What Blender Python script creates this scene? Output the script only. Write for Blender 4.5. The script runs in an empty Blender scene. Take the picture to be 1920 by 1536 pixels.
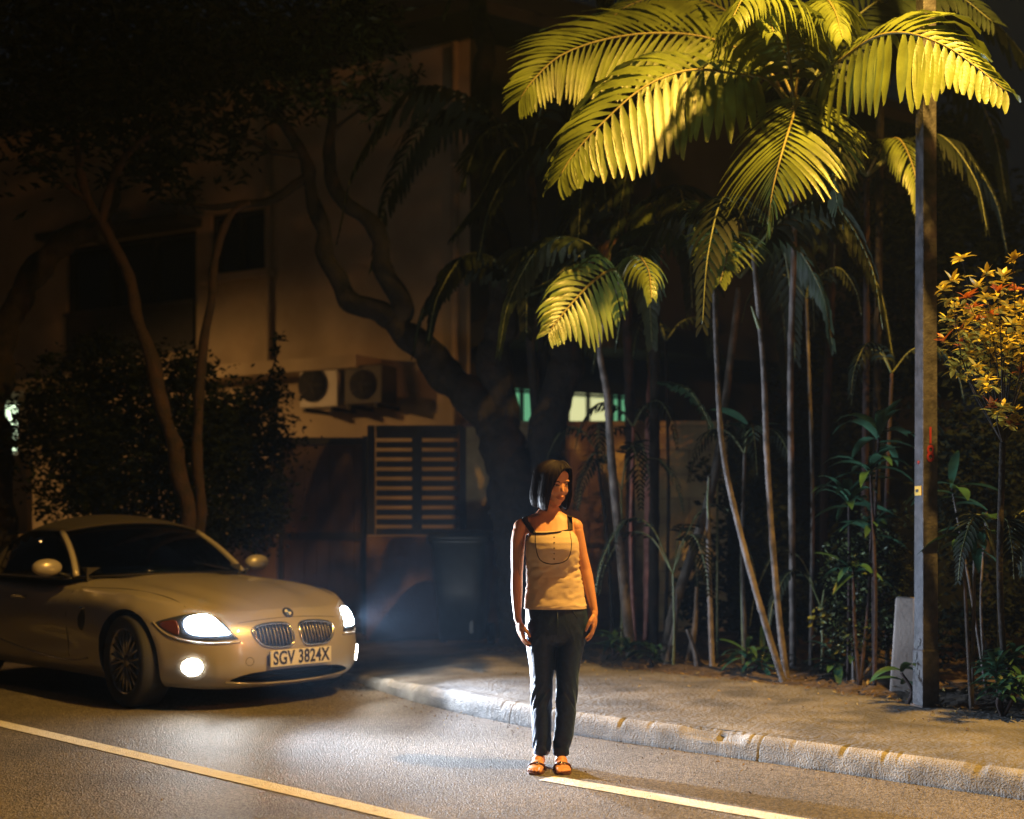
import bpy, bmesh, math, random
from math import sin, cos, pi, radians as R, sqrt, exp
from mathutils import Vector as V, Matrix, noise
from mathutils.bvhtree import BVHTree

# ------------------------------------------------------------------ scene, camera, light
S = bpy.context.scene
COL = S.collection
F, CH, HY = 2400.0, 1.256, 984.0          # focal length in photo pixels, eye height, horizon row

cd = bpy.data.cameras.new('camera'); cam = bpy.data.objects.new('camera', cd); COL.objects.link(cam)
cam.location = (0, 0, CH); cam.rotation_euler = (R(90), 0, 0)
cd.sensor_width = 36; cd.lens = F / 1920 * 36; cd.shift_y = (HY - 768) / 1920
cd.clip_start = .1; cd.clip_end = 500
cd.dof.use_dof = True; cd.dof.focus_distance = 6.7; cd.dof.aperture_fstop = 1.25
S.camera = cam

w = bpy.data.worlds.new("World"); S.world = w; w.use_nodes = True
bg = w.node_tree.nodes['Background']
bg.inputs[0].default_value = (.34, .40, .55, 1); bg.inputs[1].default_value = .010
S.view_settings.view_transform = 'Standard'; S.view_settings.look = 'None'
S.view_settings.exposure = 0; S.view_settings.gamma = 1
S.render.engine = 'CYCLES'
S.cycles.use_denoising = True
S.cycles.max_bounces = 6; S.cycles.transparent_max_bounces = 12
S.cycles.sample_clamp_indirect = 3
S.cycles.caustics_reflective = False; S.cycles.caustics_refractive = False

SODIUM = (1.0, .54, .095); FAR_SODIUM = (1.0, .37, .10); XENON = (.80, .88, 1.0)
LAMP_POS = V((2.5, 5.75, 6.4)); POLE_POS = V((2.555, 7.90, .13))
LAMP_W, FAR_W, HEAD_W, SIDE_W = 3500, 3100, 400, 680

rnd = random.Random(7)

# ------------------------------------------------------------------ helpers
def P(px, py, Y):
    "a point at depth Y on the line of sight of photo pixel (px, py)"
    return V(((px - 960) / F * Y, Y, CH - (py - HY) / F * Y))

def tag(o, label=None, cat=None, group=None, kind=None):
    if label: o['label'] = label
    if cat: o['category'] = cat
    if group: o['group'] = group
    if kind: o['kind'] = kind
    return o

def empty(name, loc=(0, 0, 0), rz=0):
    o = bpy.data.objects.new(name, None); COL.objects.link(o)
    o.location = loc; o.rotation_euler = (0, 0, rz); o.empty_display_size = .1
    return o

def link_mesh(name, me, mat, parent=None, smooth=True):
    o = bpy.data.objects.new(name, me); COL.objects.link(o)
    for m in (mat if isinstance(mat, (list, tuple)) else [mat]): me.materials.append(m)
    if smooth:
        for p in me.polygons: p.use_smooth = True
    if parent: o.parent = parent
    return o

class MB:
    def __init__(s): s.v = []; s.f = []; s.m = []
    def add(s, vs, fs, m=0):
        b = len(s.v); s.v += [tuple(x) for x in vs]
        s.f += [tuple(i + b for i in f) for f in fs]; s.m += [m] * len(fs)
    def mesh(s, name='m'):
        me = bpy.data.meshes.new(name); me.from_pydata(s.v, [], s.f)
        me.polygons.foreach_set('material_index', s.m); me.update()
        return me
    def build(s, name, mat, parent=None, smooth=True):
        return link_mesh(name, s.mesh(name), mat, parent, smooth)
    # a box given by centre, size, optional z rotation
    def box(s, c, d, rz=0, m=0, taper=1):
        x, y, z = [q / 2 for q in d]; vs = []
        for k, (a, b, e) in enumerate([(-1,-1,-1),(1,-1,-1),(1,1,-1),(-1,1,-1),(-1,-1,1),(1,-1,1),(1,1,1),(-1,1,1)]):
            t = taper if e > 0 else 1
            X, Y = a * x * t, b * y * t
            vs.append((c[0] + X * cos(rz) - Y * sin(rz), c[1] + X * sin(rz) + Y * cos(rz), c[2] + e * z))
        s.add(vs, [(0,3,2,1),(4,5,6,7),(0,1,5,4),(1,2,6,5),(2,3,7,6),(3,0,4,7)], m)
    def tube(s, pts, rad, n=10, m=0, cap=True, flat=1.0, up=None):
        pts = [V(p) for p in pts]
        if not isinstance(rad, (list, tuple)): rad = [rad] * len(pts)
        rings = []; a = None
        for i, p in enumerate(pts):
            t = (pts[min(i + 1, len(pts) - 1)] - pts[max(i - 1, 0)])
            if t.length < 1e-9: t = V((0, 0, 1))
            t.normalize()
            if a is None:
                a = V(up) if up else (V((1, 0, 0)) if abs(t.x) < .8 else V((0, 1, 0)))
            a = (a - t * a.dot(t))
            if a.length < 1e-6: a = t.orthogonal()
            a.normalize(); b = t.cross(a)
            rings.append([p + (a * cos(2*pi*k/n) + b * sin(2*pi*k/n) * flat) * rad[i] for k in range(n)])
        vs = [q for r in rings for q in r]; fs = []
        for i in range(len(pts) - 1):
            for k in range(n):
                k2 = (k + 1) % n
                fs.append((i*n + k, i*n + k2, (i+1)*n + k2, (i+1)*n + k))
        if cap:
            fs.append(tuple(range(n - 1, -1, -1))); fs.append(tuple((len(pts)-1)*n + k for k in range(n)))
        s.add(vs, fs, m)
    # rings: list of (centre, rx, ry, [rot]) horizontal ellipses -> closed loft
    def loft(s, secs, n=24, m=0, cap=True, power=2.0):
        vs = []
        for sec in secs:
            c, rx, ry = sec[0], sec[1], sec[2]; rot = sec[3] if len(sec) > 3 else 0
            for k in range(n):
                a = 2*pi*k/n; ca, sa = cos(a), sin(a)
                e = 2 / power
                X = rx * (abs(ca) ** e) * (1 if ca >= 0 else -1); Y = ry * (abs(sa) ** e) * (1 if sa >= 0 else -1)
                vs.append((c[0] + X*cos(rot) - Y*sin(rot), c[1] + X*sin(rot) + Y*cos(rot), c[2]))
        fs = []
        for i in range(len(secs) - 1):
            for k in range(n):
                k2 = (k+1) % n
                fs.append((i*n + k, i*n + k2, (i+1)*n + k2, (i+1)*n + k))
        if cap:
            fs.append(tuple(range(n-1, -1, -1))); fs.append(tuple((len(secs)-1)*n + k for k in range(n)))
        s.add(vs, fs, m)
    def ellipsoid(s, c, r, mat=None, n=16, k=10, m=0):
        vs = []; fs = []
        M = mat or Matrix.Identity(3)
        for i in range(k + 1):
            th = pi * i / k
            for j in range(n):
                ph = 2*pi*j/n
                q = M @ V((r[0]*sin(th)*cos(ph), r[1]*sin(th)*sin(ph), r[2]*cos(th)))
                vs.append(V(c) + q)
        for i in range(k):
            for j in range(n):
                j2 = (j+1) % n
                fs.append((i*n+j, (i+1)*n+j, (i+1)*n+j2, i*n+j2))
        s.add(vs, fs, m)

def catmull(pts, n):
    pts = [V(p) for p in pts]; out = []
    ext = [pts[0]*2 - pts[1]] + pts + [pts[-1]*2 - pts[-2]]
    m = len(pts) - 1
    for i in range(n):
        t = i / (n - 1) * m; k = min(int(t), m - 1); u = t - k
        a, b, c, d = ext[k], ext[k+1], ext[k+2], ext[k+3]
        out.append(.5 * ((2*b) + (c - a)*u + (2*a - 5*b + 4*c - d)*u*u + (3*b - a - 3*c + d)*u**3))
    return out

def interp(x, xs, ys):
    if x <= xs[0]: return ys[0]
    for i in range(1, len(xs)):
        if x <= xs[i]:
            t = (x - xs[i-1]) / (xs[i] - xs[i-1]); return ys[i-1] + (ys[i] - ys[i-1]) * t
    return ys[-1]

def smoothcurve(x, xs, ys):
    # smooth (Catmull) interpolation of a 1-d table, xs increasing
    if x <= xs[0]: return ys[0]
    if x >= xs[-1]: return ys[-1]
    i = 1
    while x > xs[i]: i += 1
    x0, x1, y0, y1 = xs[i-1], xs[i], ys[i-1], ys[i]
    h = x1 - x0
    m0 = (ys[i] - ys[i-2]) / (xs[i] - xs[i-2]) if i > 1 else (y1-y0)/h
    m1 = (ys[i+1] - ys[i-1]) / (xs[i+1] - xs[i-1]) if i < len(xs)-1 else (y1-y0)/h
    t = (x-x0)/h
    return (2*t**3-3*t*t+1)*y0 + (t**3-2*t*t+t)*h*m0 + (-2*t**3+3*t*t)*y1 + (t**3-t*t)*h*m1

def nz(x, y, z, s=1.0): return noise.noise(V((x*s, y*s, z*s)))

def eval_mods(o, name):
    dg = bpy.context.evaluated_depsgraph_get()
    me = bpy.data.meshes.new_from_object(o.evaluated_get(dg)); me.name = name
    return me

def remeshed(mb, voxel, smooth_it=4, fac=.5, name='body'):
    o = link_mesh('tmp', mb.mesh(), [], None)
    m = o.modifiers.new('r', 'REMESH'); m.mode = 'VOXEL'; m.voxel_size = voxel
    if smooth_it:
        m = o.modifiers.new('s', 'SMOOTH'); m.iterations = smooth_it; m.factor = fac
    me = eval_mods(o, name)
    bpy.data.objects.remove(o)
    return me

# ------------------------------------------------------------------ materials
def mat(name, col, rough=.6, metal=0, var=0, vscale=5, bump=0, bscale=40, spec=.5, emit=None, estr=0,
        coat=0, col2=None, coords='Object', detail=4, transl=0, sss=0):
    m = bpy.data.materials.new(name); m.use_nodes = True
    nt = m.node_tree; N = nt.nodes; L = nt.links
    b = N['Principled BSDF']
    b.inputs['Base Color'].default_value = (*col, 1); b.inputs['Roughness'].default_value = rough
    b.inputs['Metallic'].default_value = metal; b.inputs['Specular IOR Level'].default_value = spec
    b.inputs['Coat Weight'].default_value = coat; b.inputs['Coat Roughness'].default_value = .06
    if sss:
        b.inputs['Subsurface Weight'].default_value = sss
        b.inputs['Subsurface Radius'].default_value = (.02, .008, .004); b.inputs['Subsurface Scale'].default_value = .5
    if emit:
        b.inputs['Emission Color'].default_value = (*emit, 1); b.inputs['Emission Strength'].default_value = estr
    tc = N.new('ShaderNodeTexCoord')
    if var or col2:
        n = N.new('ShaderNodeTexNoise'); n.inputs['Scale'].default_value = vscale; n.inputs['Detail'].default_value = detail
        L.new(tc.outputs[coords], n.inputs['Vector'])
        r = N.new('ShaderNodeValToRGB'); r.color_ramp.elements[0].position = .35; r.color_ramp.elements[1].position = .68
        c2 = col2 or tuple(min(1, c * (1 + var)) for c in col)
        c1 = col if col2 else tuple(c * (1 - var) for c in col)
        r.color_ramp.elements[0].color = (*c1, 1); r.color_ramp.elements[1].color = (*c2, 1)
        L.new(n.outputs['Fac'], r.inputs['Fac']); L.new(r.outputs['Color'], b.inputs['Base Color'])
    if bump:
        n2 = N.new('ShaderNodeTexNoise'); n2.inputs['Scale'].default_value = bscale; n2.inputs['Detail'].default_value = 6
        L.new(tc.outputs[coords], n2.inputs['Vector'])
        bp = N.new('ShaderNodeBump'); bp.inputs['Strength'].default_value = bump; bp.inputs['Distance'].default_value = .02
        L.new(n2.outputs['Fac'], bp.inputs['Height']); L.new(bp.outputs['Normal'], b.inputs['Normal'])
    if transl:
        t = N.new('ShaderNodeBsdfTranslucent'); mx = N.new('ShaderNodeMixShader'); mx.inputs[0].default_value = transl
        src = b.inputs['Base Color'].links[0].from_socket if b.inputs['Base Color'].links else None
        if src: L.new(src, t.inputs['Color'])
        else: t.inputs['Color'].default_value = (*col, 1)
        L.new(b.outputs[0], mx.inputs[1]); L.new(t.outputs[0], mx.inputs[2])
        L.new(mx.outputs[0], N['Material Output'].inputs['Surface'])
    return m

def glass_mat(name, tint=(.5, .55, .5), ref=.9):
    m = bpy.data.materials.new(name); m.use_nodes = True
    nt = m.node_tree; N = nt.nodes; L = nt.links
    N.remove(N['Principled BSDF'])
    tr = N.new('ShaderNodeBsdfTransparent'); tr.inputs[0].default_value = (*tint, 1)
    g = N.new('ShaderNodeBsdfGlossy'); g.inputs['Roughness'].default_value = .02
    fr = N.new('ShaderNodeFresnel'); fr.inputs[0].default_value = 1.5
    mx = N.new('ShaderNodeMixShader')
    L.new(fr.outputs[0], mx.inputs[0]); L.new(tr.outputs[0], mx.inputs[1]); L.new(g.outputs[0], mx.inputs[2])
    L.new(mx.outputs[0], N['Material Output'].inputs['Surface'])
    return m

def asphalt_mat():
    m = mat('asphalt', (.055, .052, .05), rough=.62, bump=0, spec=.45)
    nt = m.node_tree; N = nt.nodes; L = nt.links; b = N['Principled BSDF']
    tc = N.new('ShaderNodeTexCoord')
    vo = N.new('ShaderNodeTexVoronoi'); vo.inputs['Scale'].default_value = 110; vo.inputs['Randomness'].default_value = 1
    L.new(tc.outputs['Object'], vo.inputs['Vector'])
    n = N.new('ShaderNodeTexNoise'); n.inputs['Scale'].default_value = 1.3; n.inputs['Detail'].default_value = 5
    L.new(tc.outputs['Object'], n.inputs['Vector'])
    n3 = N.new('ShaderNodeTexNoise'); n3.inputs['Scale'].default_value = 70; n3.inputs['Detail'].default_value = 3
    L.new(tc.outputs['Object'], n3.inputs['Vector'])
    # stones: each cell its own tone
    r = N.new('ShaderNodeValToRGB'); e = r.color_ramp.elements
    e[0].position = .1; e[0].color = (.05, .046, .042, 1); e[1].position = .95; e[1].color = (.24, .225, .20, 1)
    sep = N.new('ShaderNodeSeparateColor'); L.new(vo.outputs['Color'], sep.inputs[0]); L.new(sep.outputs[0], r.inputs['Fac'])
    r2 = N.new('ShaderNodeValToRGB'); e = r2.color_ramp.elements
    e[0].position = .3; e[0].color = (.62, .60, .58, 1); e[1].position = .75; e[1].color = (1.15, 1.1, 1.05, 1)
    L.new(n.outputs['Fac'], r2.inputs['Fac'])
    mul = N.new('ShaderNodeMix'); mul.data_type = 'RGBA'; mul.blend_type = 'MULTIPLY'; mul.inputs['Factor'].default_value = 1
    L.new(r.outputs[0], mul.inputs['A']); L.new(r2.outputs[0], mul.inputs['B'])
    L.new(mul.outputs['Result'], b.inputs['Base Color'])
    bp = N.new('ShaderNodeBump'); bp.inputs['Strength'].default_value = .9; bp.inputs['Distance'].default_value = .006
    L.new(vo.outputs['Distance'], bp.inputs['Height'])
    bp2 = N.new('ShaderNodeBump'); bp2.inputs['Strength'].default_value = .5; bp2.inputs['Distance'].default_value = .006
    L.new(n3.outputs['Fac'], bp2.inputs['Height']); L.new(bp.outputs[0], bp2.inputs['Normal'])
    L.new(bp2.outputs[0], b.inputs['Normal'])
    return m

M = {}
M['asphalt'] = asphalt_mat()
M['paving'] = mat('paving', (.085, .082, .078), .85, bump=.9, bscale=34, col2=(.20, .19, .175), vscale=3.2, detail=12, spec=.3)
M['kerb'] = mat('kerb', (.21, .20, .185), .95, spec=.15, bump=.7, bscale=110, col2=(.38, .365, .34), vscale=6, detail=8)
M['soil'] = mat('soil', (.030, .020, .013), .95, bump=1, bscale=22, col2=(.085, .06, .035), vscale=14, detail=8)
M['line'] = mat('line', (.36, .345, .31), .75, col2=(.62, .60, .52), vscale=16, bump=.5, bscale=120, detail=12)
for n_ in M['line'].node_tree.nodes:
    if n_.type == 'VALTORGB': n_.color_ramp.elements[0].position = .26; n_.color_ramp.elements[1].position = .46
M['house'] = mat('house', (.34, .28, .19), .9, bump=.15, bscale=60, col2=(.50, .42, .29), vscale=1.3, detail=9)
M['house_shade'] = mat('house_shade', (.030, .034, .028), .9, var=.3, vscale=1.5)  # shade of palms and trees put into the right wing's colour
M['cream'] = mat('cream', (.50, .44, .34), .85, var=.08, vscale=3, bump=.1)
M['dark'] = mat('dark', (.012, .013, .012), .7)
M['roof'] = mat('roof', (.03, .028, .03), .9, var=.2)
M['louvre'] = mat('louvre', (.035, .034, .03), .6, var=.2, vscale=8)
M['gate_metal'] = mat('gate_metal', (.018, .016, .015), .5, var=.2, vscale=20)
M['gate_board'] = mat('gate_board', (.075, .040, .030), .7, var=.25, vscale=4)
M['wall_brown'] = mat('wall_brown', (.17, .10, .085), .9, var=.2, vscale=2, bump=.3)
M['block'] = mat('block', (.28, .20, .10), .9, bump=.6, bscale=30, col2=(.46, .35, .18), vscale=3.5, detail=8)
M['ac'] = mat('ac', (.52, .50, .45), .5, var=.06)
M['bark'] = mat('bark', (.004, .003, .0025), .95, bump=1, bscale=24, col2=(.020, .014, .009), vscale=9, detail=8)
M['bark_red'] = mat('bark_red', (.010, .004, .003), .9, bump=.8, bscale=30, col2=(.028, .011, .007), vscale=10)
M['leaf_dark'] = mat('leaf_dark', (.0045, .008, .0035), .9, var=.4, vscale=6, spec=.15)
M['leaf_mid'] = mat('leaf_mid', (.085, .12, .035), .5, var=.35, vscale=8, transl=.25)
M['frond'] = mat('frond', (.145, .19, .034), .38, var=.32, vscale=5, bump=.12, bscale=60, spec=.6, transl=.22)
M['frond_dark'] = mat('frond_dark', (.022, .036, .012), .6, var=.4, vscale=7, transl=.12, spec=.3)  # darker copy of frond, partial shade put into its colour
M['frond_dry'] = mat('frond_dry', (.19, .10, .045), .7, var=.3, vscale=9, transl=.2)
M['rachis'] = mat('rachis', (.22, .19, .06), .5, var=.2)
M['stem'] = mat('stem', (.04, .032, .026), .75, bump=.5, bscale=40, col2=(.17, .14, .12), vscale=9, detail=8)
M['stem_dim'] = mat('stem_dim', (.03, .025, .020), .8, bump=.5, bscale=40, col2=(.11, .095, .08), vscale=9, detail=8)  # darker copy of stem, shade on the stems put into its colour
M['stem_green'] = mat('stem_green', (.12, .14, .05), .5, var=.25, vscale=10)
M['stem_pink'] = mat('stem_pink', (.25, .10, .085), .7, bump=.4, bscale=30, col2=(.42, .20, .17), vscale=14)
M['leaf_green'] = mat('leaf_green', (.03, .085, .045), .35, var=.35, vscale=9, transl=.15)
M['frond_shade'] = mat('frond_shade', (.009, .014, .005), .7, var=.4, vscale=7, spec=.2)  # near black copy of frond for shaded crowns, shade put into the colour
M['leaf_gold'] = mat('leaf_gold', (.42, .34, .04), .4, var=.3, vscale=12, transl=.2)
M['leaf_red'] = mat('leaf_red', (.42, .12, .02), .45, var=.3, vscale=12, transl=.25)
M['litter'] = mat('litter', (.045, .028, .015), .9, col2=(.13, .085, .035), vscale=30)
M['litter_y'] = mat('litter_y', (.26, .18, .04), .7, var=.3, vscale=30)
M['pole'] = mat('pole', (.032, .030, .032), .55, bump=.3, bscale=60, spec=.35, col2=(.080, .078, .085), vscale=18, detail=8, metal=.0)
M['pole_old'] = mat('pole_old', (.10, .07, .055), .8, var=.25, vscale=15)
M['red'] = mat('red', (.25, .015, .012), .6)
M['yellow'] = mat('yellow', (.70, .42, .03), .5)
M['white'] = mat('white', (.7, .7, .68), .5)
M['black'] = mat('black', (.008, .008, .009), .5)
M['blue'] = mat('blue', (.02, .09, .40), .4)
M['bin'] = mat('bin', (.016, .019, .017), .42, var=.2, vscale=14)
M['sticker'] = mat('sticker', (.55, .52, .45), .6, var=.25, vscale=60)
# ------------------------------------------------------------------ ground
KERB = [(9.5, -.70), (6.0, 2.50), (4.2, 4.13), (2.34, 5.84), (1.4, 6.72), (.41, 7.62), (-.15, 8.28), (-.62, 8.98), (-1.02, 9.75), (-1.5, 10.7), (-2.6, 12.0), (-9, 18)]
def kerb_top(x):          # kerb height above the road, dropped where the drive crosses
    return interp(x, [-2.2, -1.35, -.95, -.5], [.02, .035, .10, .135])

def pave_z(x, y):
    # distance behind the kerb line decides the ramp of the drive
    base = .135
    if x < -.5:
        k = min(1, max(0, (-.5 - x) / 1.2))
        d = max(0, (x + y - 8.4)) / 2.2
        low = .02 + .11 * min(1, d)
        base = base * (1 - k) + low * k
    return base

def ground():
    mb = MB(); n = 60
    mb.add([(-60, -40, 0), (60, -40, 0), (60, 90, 0), (-60, 90, 0)], [(0, 1, 2, 3)])
    tag(mb.build('road', M['asphalt'], smooth=False), kind='structure')
    # white line in front of the car, and the next one starting under the woman's feet
    def line(a, b, wd, name='road_line'):
        a, b = V((*a, 0)), V((*b, 0)); d = (b - a).normalized(); nrm = V((-d.y, d.x, 0)) * wd / 2
        mb = MB(); k = 60
        vs = []; fs = []
        for i in range(k + 1):
            c = a + (b - a) * i / k
            j1 = nz(c.x, c.y, 1, 6) * .004; j2 = nz(c.x, c.y, 9, 6) * .004
            vs += [c + nrm * (1 + j1 / wd * 2) + V((0, 0, .004)), c - nrm * (1 + j2 / wd * 2) + V((0, 0, .004))]
        for i in range(k): fs.append((2*i, 2*i+1, 2*i+3, 2*i+2))
        mb.add(vs, fs); tag(mb.build(name, M['line'], smooth=False), kind='structure')
    line((-6.9, 11.51), (.8, 4.30), .115)
    line((.17, 6.33), (3.6, 3.30), .125)
    # pavement: a strip mesh fitted between the kerb's back and the house side
    kp = catmull([(x, y, 0) for x, y in KERB], 220)
    mb = MB(); vs = []; fs = []; rows = 46
    dirn = V((.62, .785, 0))
    for i, p in enumerate(kp):
        for j in range(rows):
            s = (j / (rows - 1)) ** 1.5 * 13
            q = p + dirn * (s + .075)
            z = pave_z(q.x, q.y) - (0 if s > .12 else .006)
            z = min(z, kerb_top(p.x) + s * .06 - .006) if p.x < -.6 else z
            z += nz(q.x, q.y, 0, 1.1) * .006 + nz(q.x, q.y, 3, 9) * .0022
            vs.append((q.x, q.y, max(z, .006)))
    for i in range(len(kp) - 1):
        for j in range(rows - 1):
            fs.append((i*rows+j, (i+1)*rows+j, (i+1)*rows+j+1, i*rows+j+1))
    mb.add(vs, fs)
    tag(mb.build('pavement', M['paving']), kind='structure')
    # kerb: rough precast stones with joints
    mb = MB(); vs = []; fs = []
    kq = catmull([(x, y, 0) for x, y in KERB[:11]], 2200)
    prof = [(-.01, -.03), (-.016, .008), (-.012, .028), (-.009, .046), (-.006, .062), (-.003, .078), (.002, .092), (.009, .105), (.019, .116), (.032, .125), (.050, .131), (.080, .134), (.12, .1345), (.15, .11)]
    acc = 0; last = kq[0]
    for i, p in enumerate(kq):
        acc += (p - last).length; last = p
        t = (kq[min(i+1, len(kq)-1)] - kq[max(i-1, 0)]).normalized(); nn = V((t.y, -t.x, 0))
        if nn.dot(V((1, 1, 0))) < 0: nn = -nn
        joint = min(acc % 1.85, 1.85 - acc % 1.85); jd = .006 * exp(-(joint / .004) ** 2)
        h = kerb_top(p.x) / .137
        for k, (o, z) in enumerate(prof):
            ch = (max(0, nz(p.x, p.y, 5, 3.5) - .30) * .06 + max(0, nz(p.x, p.y, 8, 20) - .3) * .02) * (1 if 6 <= k <= 10 else .1)      # chipped edge
            rg = nz(p.x, p.y, z * .6, 14) * .0022 + nz(p.x, p.y, z * 1.2, 50) * .0022 + nz(p.x, p.y, z * 2, 120) * .0022
            q = p + nn * (o + jd + (rg + ch * .8 if k < 10 else 0))
            vs.append((q.x, q.y, z * h - (ch if k >= 6 else 0) - jd * .4 + (rg * .45 if k > 0 else 0)))
    K = len(prof)
    for i in range(len(kq) - 1):
        for k in range(K - 1): fs.append((i*K+k, (i+1)*K+k, (i+1)*K+k+1, i*K+k+1))
    mb.add(vs, fs); mb.m = [1 if (j % (K-1)) >= 10 else 0 for j in range(len(fs))]
    tag(mb.build('kerb', [M['kerb'], M['paving']]), kind='structure')
    # planting bed behind the pavement
    edge = [(-.3, 11.5), (.44, 10.65), (.90, 9.95), (1.43, 9.38), (1.91, 8.90), (2.28, 8.38), (2.60, 7.98), (2.95, 7.55), (4.2, 6.3), (7.5, 3.6), (11, 1)]
    ep = catmull([(x, y, 0) for x, y in edge], 200); mb = MB(); vs = []; fs = []; rows = 26
    for p in ep:
        for j in range(rows):
            s = (j / (rows - 1)) ** 1.6 * 8
            e = nz(p.x, p.y, 2, 3) * .09 + nz(p.x, p.y, 7, 14) * .03
            q = p + V((.55, .83, 0)) * (s + e)
            z = .128 + min(1, s / .35) * .05 + (nz(q.x, q.y, 0, 2) * .03 + nz(q.x, q.y, 0, 11) * .02) * min(1, s / .2)
            vs.append((q.x, q.y, z))
    for i in range(len(ep) - 1):
        for j in range(rows - 1): fs.append((i*rows+j, (i+1)*rows+j, (i+1)*rows+j+1, i*rows+j+1))
    mb.add(vs, fs); tag(mb.build('planting_bed', M['soil']), kind='structure')
    # dead leaves and grit lying about
    mb = MB()
    def leaf(x, y, z, s, m):
        a = rnd.uniform(0, 2*pi); L, Wd = s, s * rnd.uniform(.3, .55)
        d = V((cos(a), sin(a), rnd.uniform(-.15, .3))); e = V((-sin(a), cos(a), rnd.uniform(-.3, .3)))
        c = V((x, y, z))
        mb.add([c - d*L/2, c - e*Wd/2 + V((0,0,.006)), c + d*L/2 + V((0,0,.01)), c + e*Wd/2 + V((0,0,.004)), c + V((0,0,.012))], [(0,1,4), (1,2,4), (2,3,4), (3,0,4)], m)
    for _ in range(700):
        i = rnd.randrange(len(ep)); p = ep[i]; s = rnd.uniform(0, 1) ** 2 * 1.6 - .12
        q = p + V((.55, .83, 0)) * s
        leaf(q.x, q.y, .15 + min(1, max(0, s) / .35) * .05, rnd.uniform(.025, .07), 0 if rnd.random() < .92 else 1)
    for _ in range(75):
        p = ep[rnd.randrange(20, 170)]; s = -abs(rnd.gauss(0, .6))
        q = p + V((.55, .83, 0)) * s
        if q.x + q.y > 8.6: leaf(q.x, q.y, .142, rnd.uniform(.012, .035), rnd.choice((0, 1)))
    for _ in range(260):
        p = kp[rnd.randrange(10, 170)]; s = -abs(rnd.gauss(0, .16)) - .03
        q = p + V((.7, .72, 0)) * s
        leaf(q.x, q.y, .006, rnd.uniform(.006, .02), rnd.choice((0, 0, 0, 1)))
    for _ in range(30):
        leaf(rnd.uniform(-2, 3), rnd.uniform(5.6, 7.2), .005, rnd.uniform(.008, .02), rnd.choice((0, 1)))
    tag(mb.build('fallen_leaves', [M['litter'], M['litter_y']], smooth=False), 'dead leaves and grit scattered along the kerb and planting bed', 'fallen leaves', kind='stuff')
ground()
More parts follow.
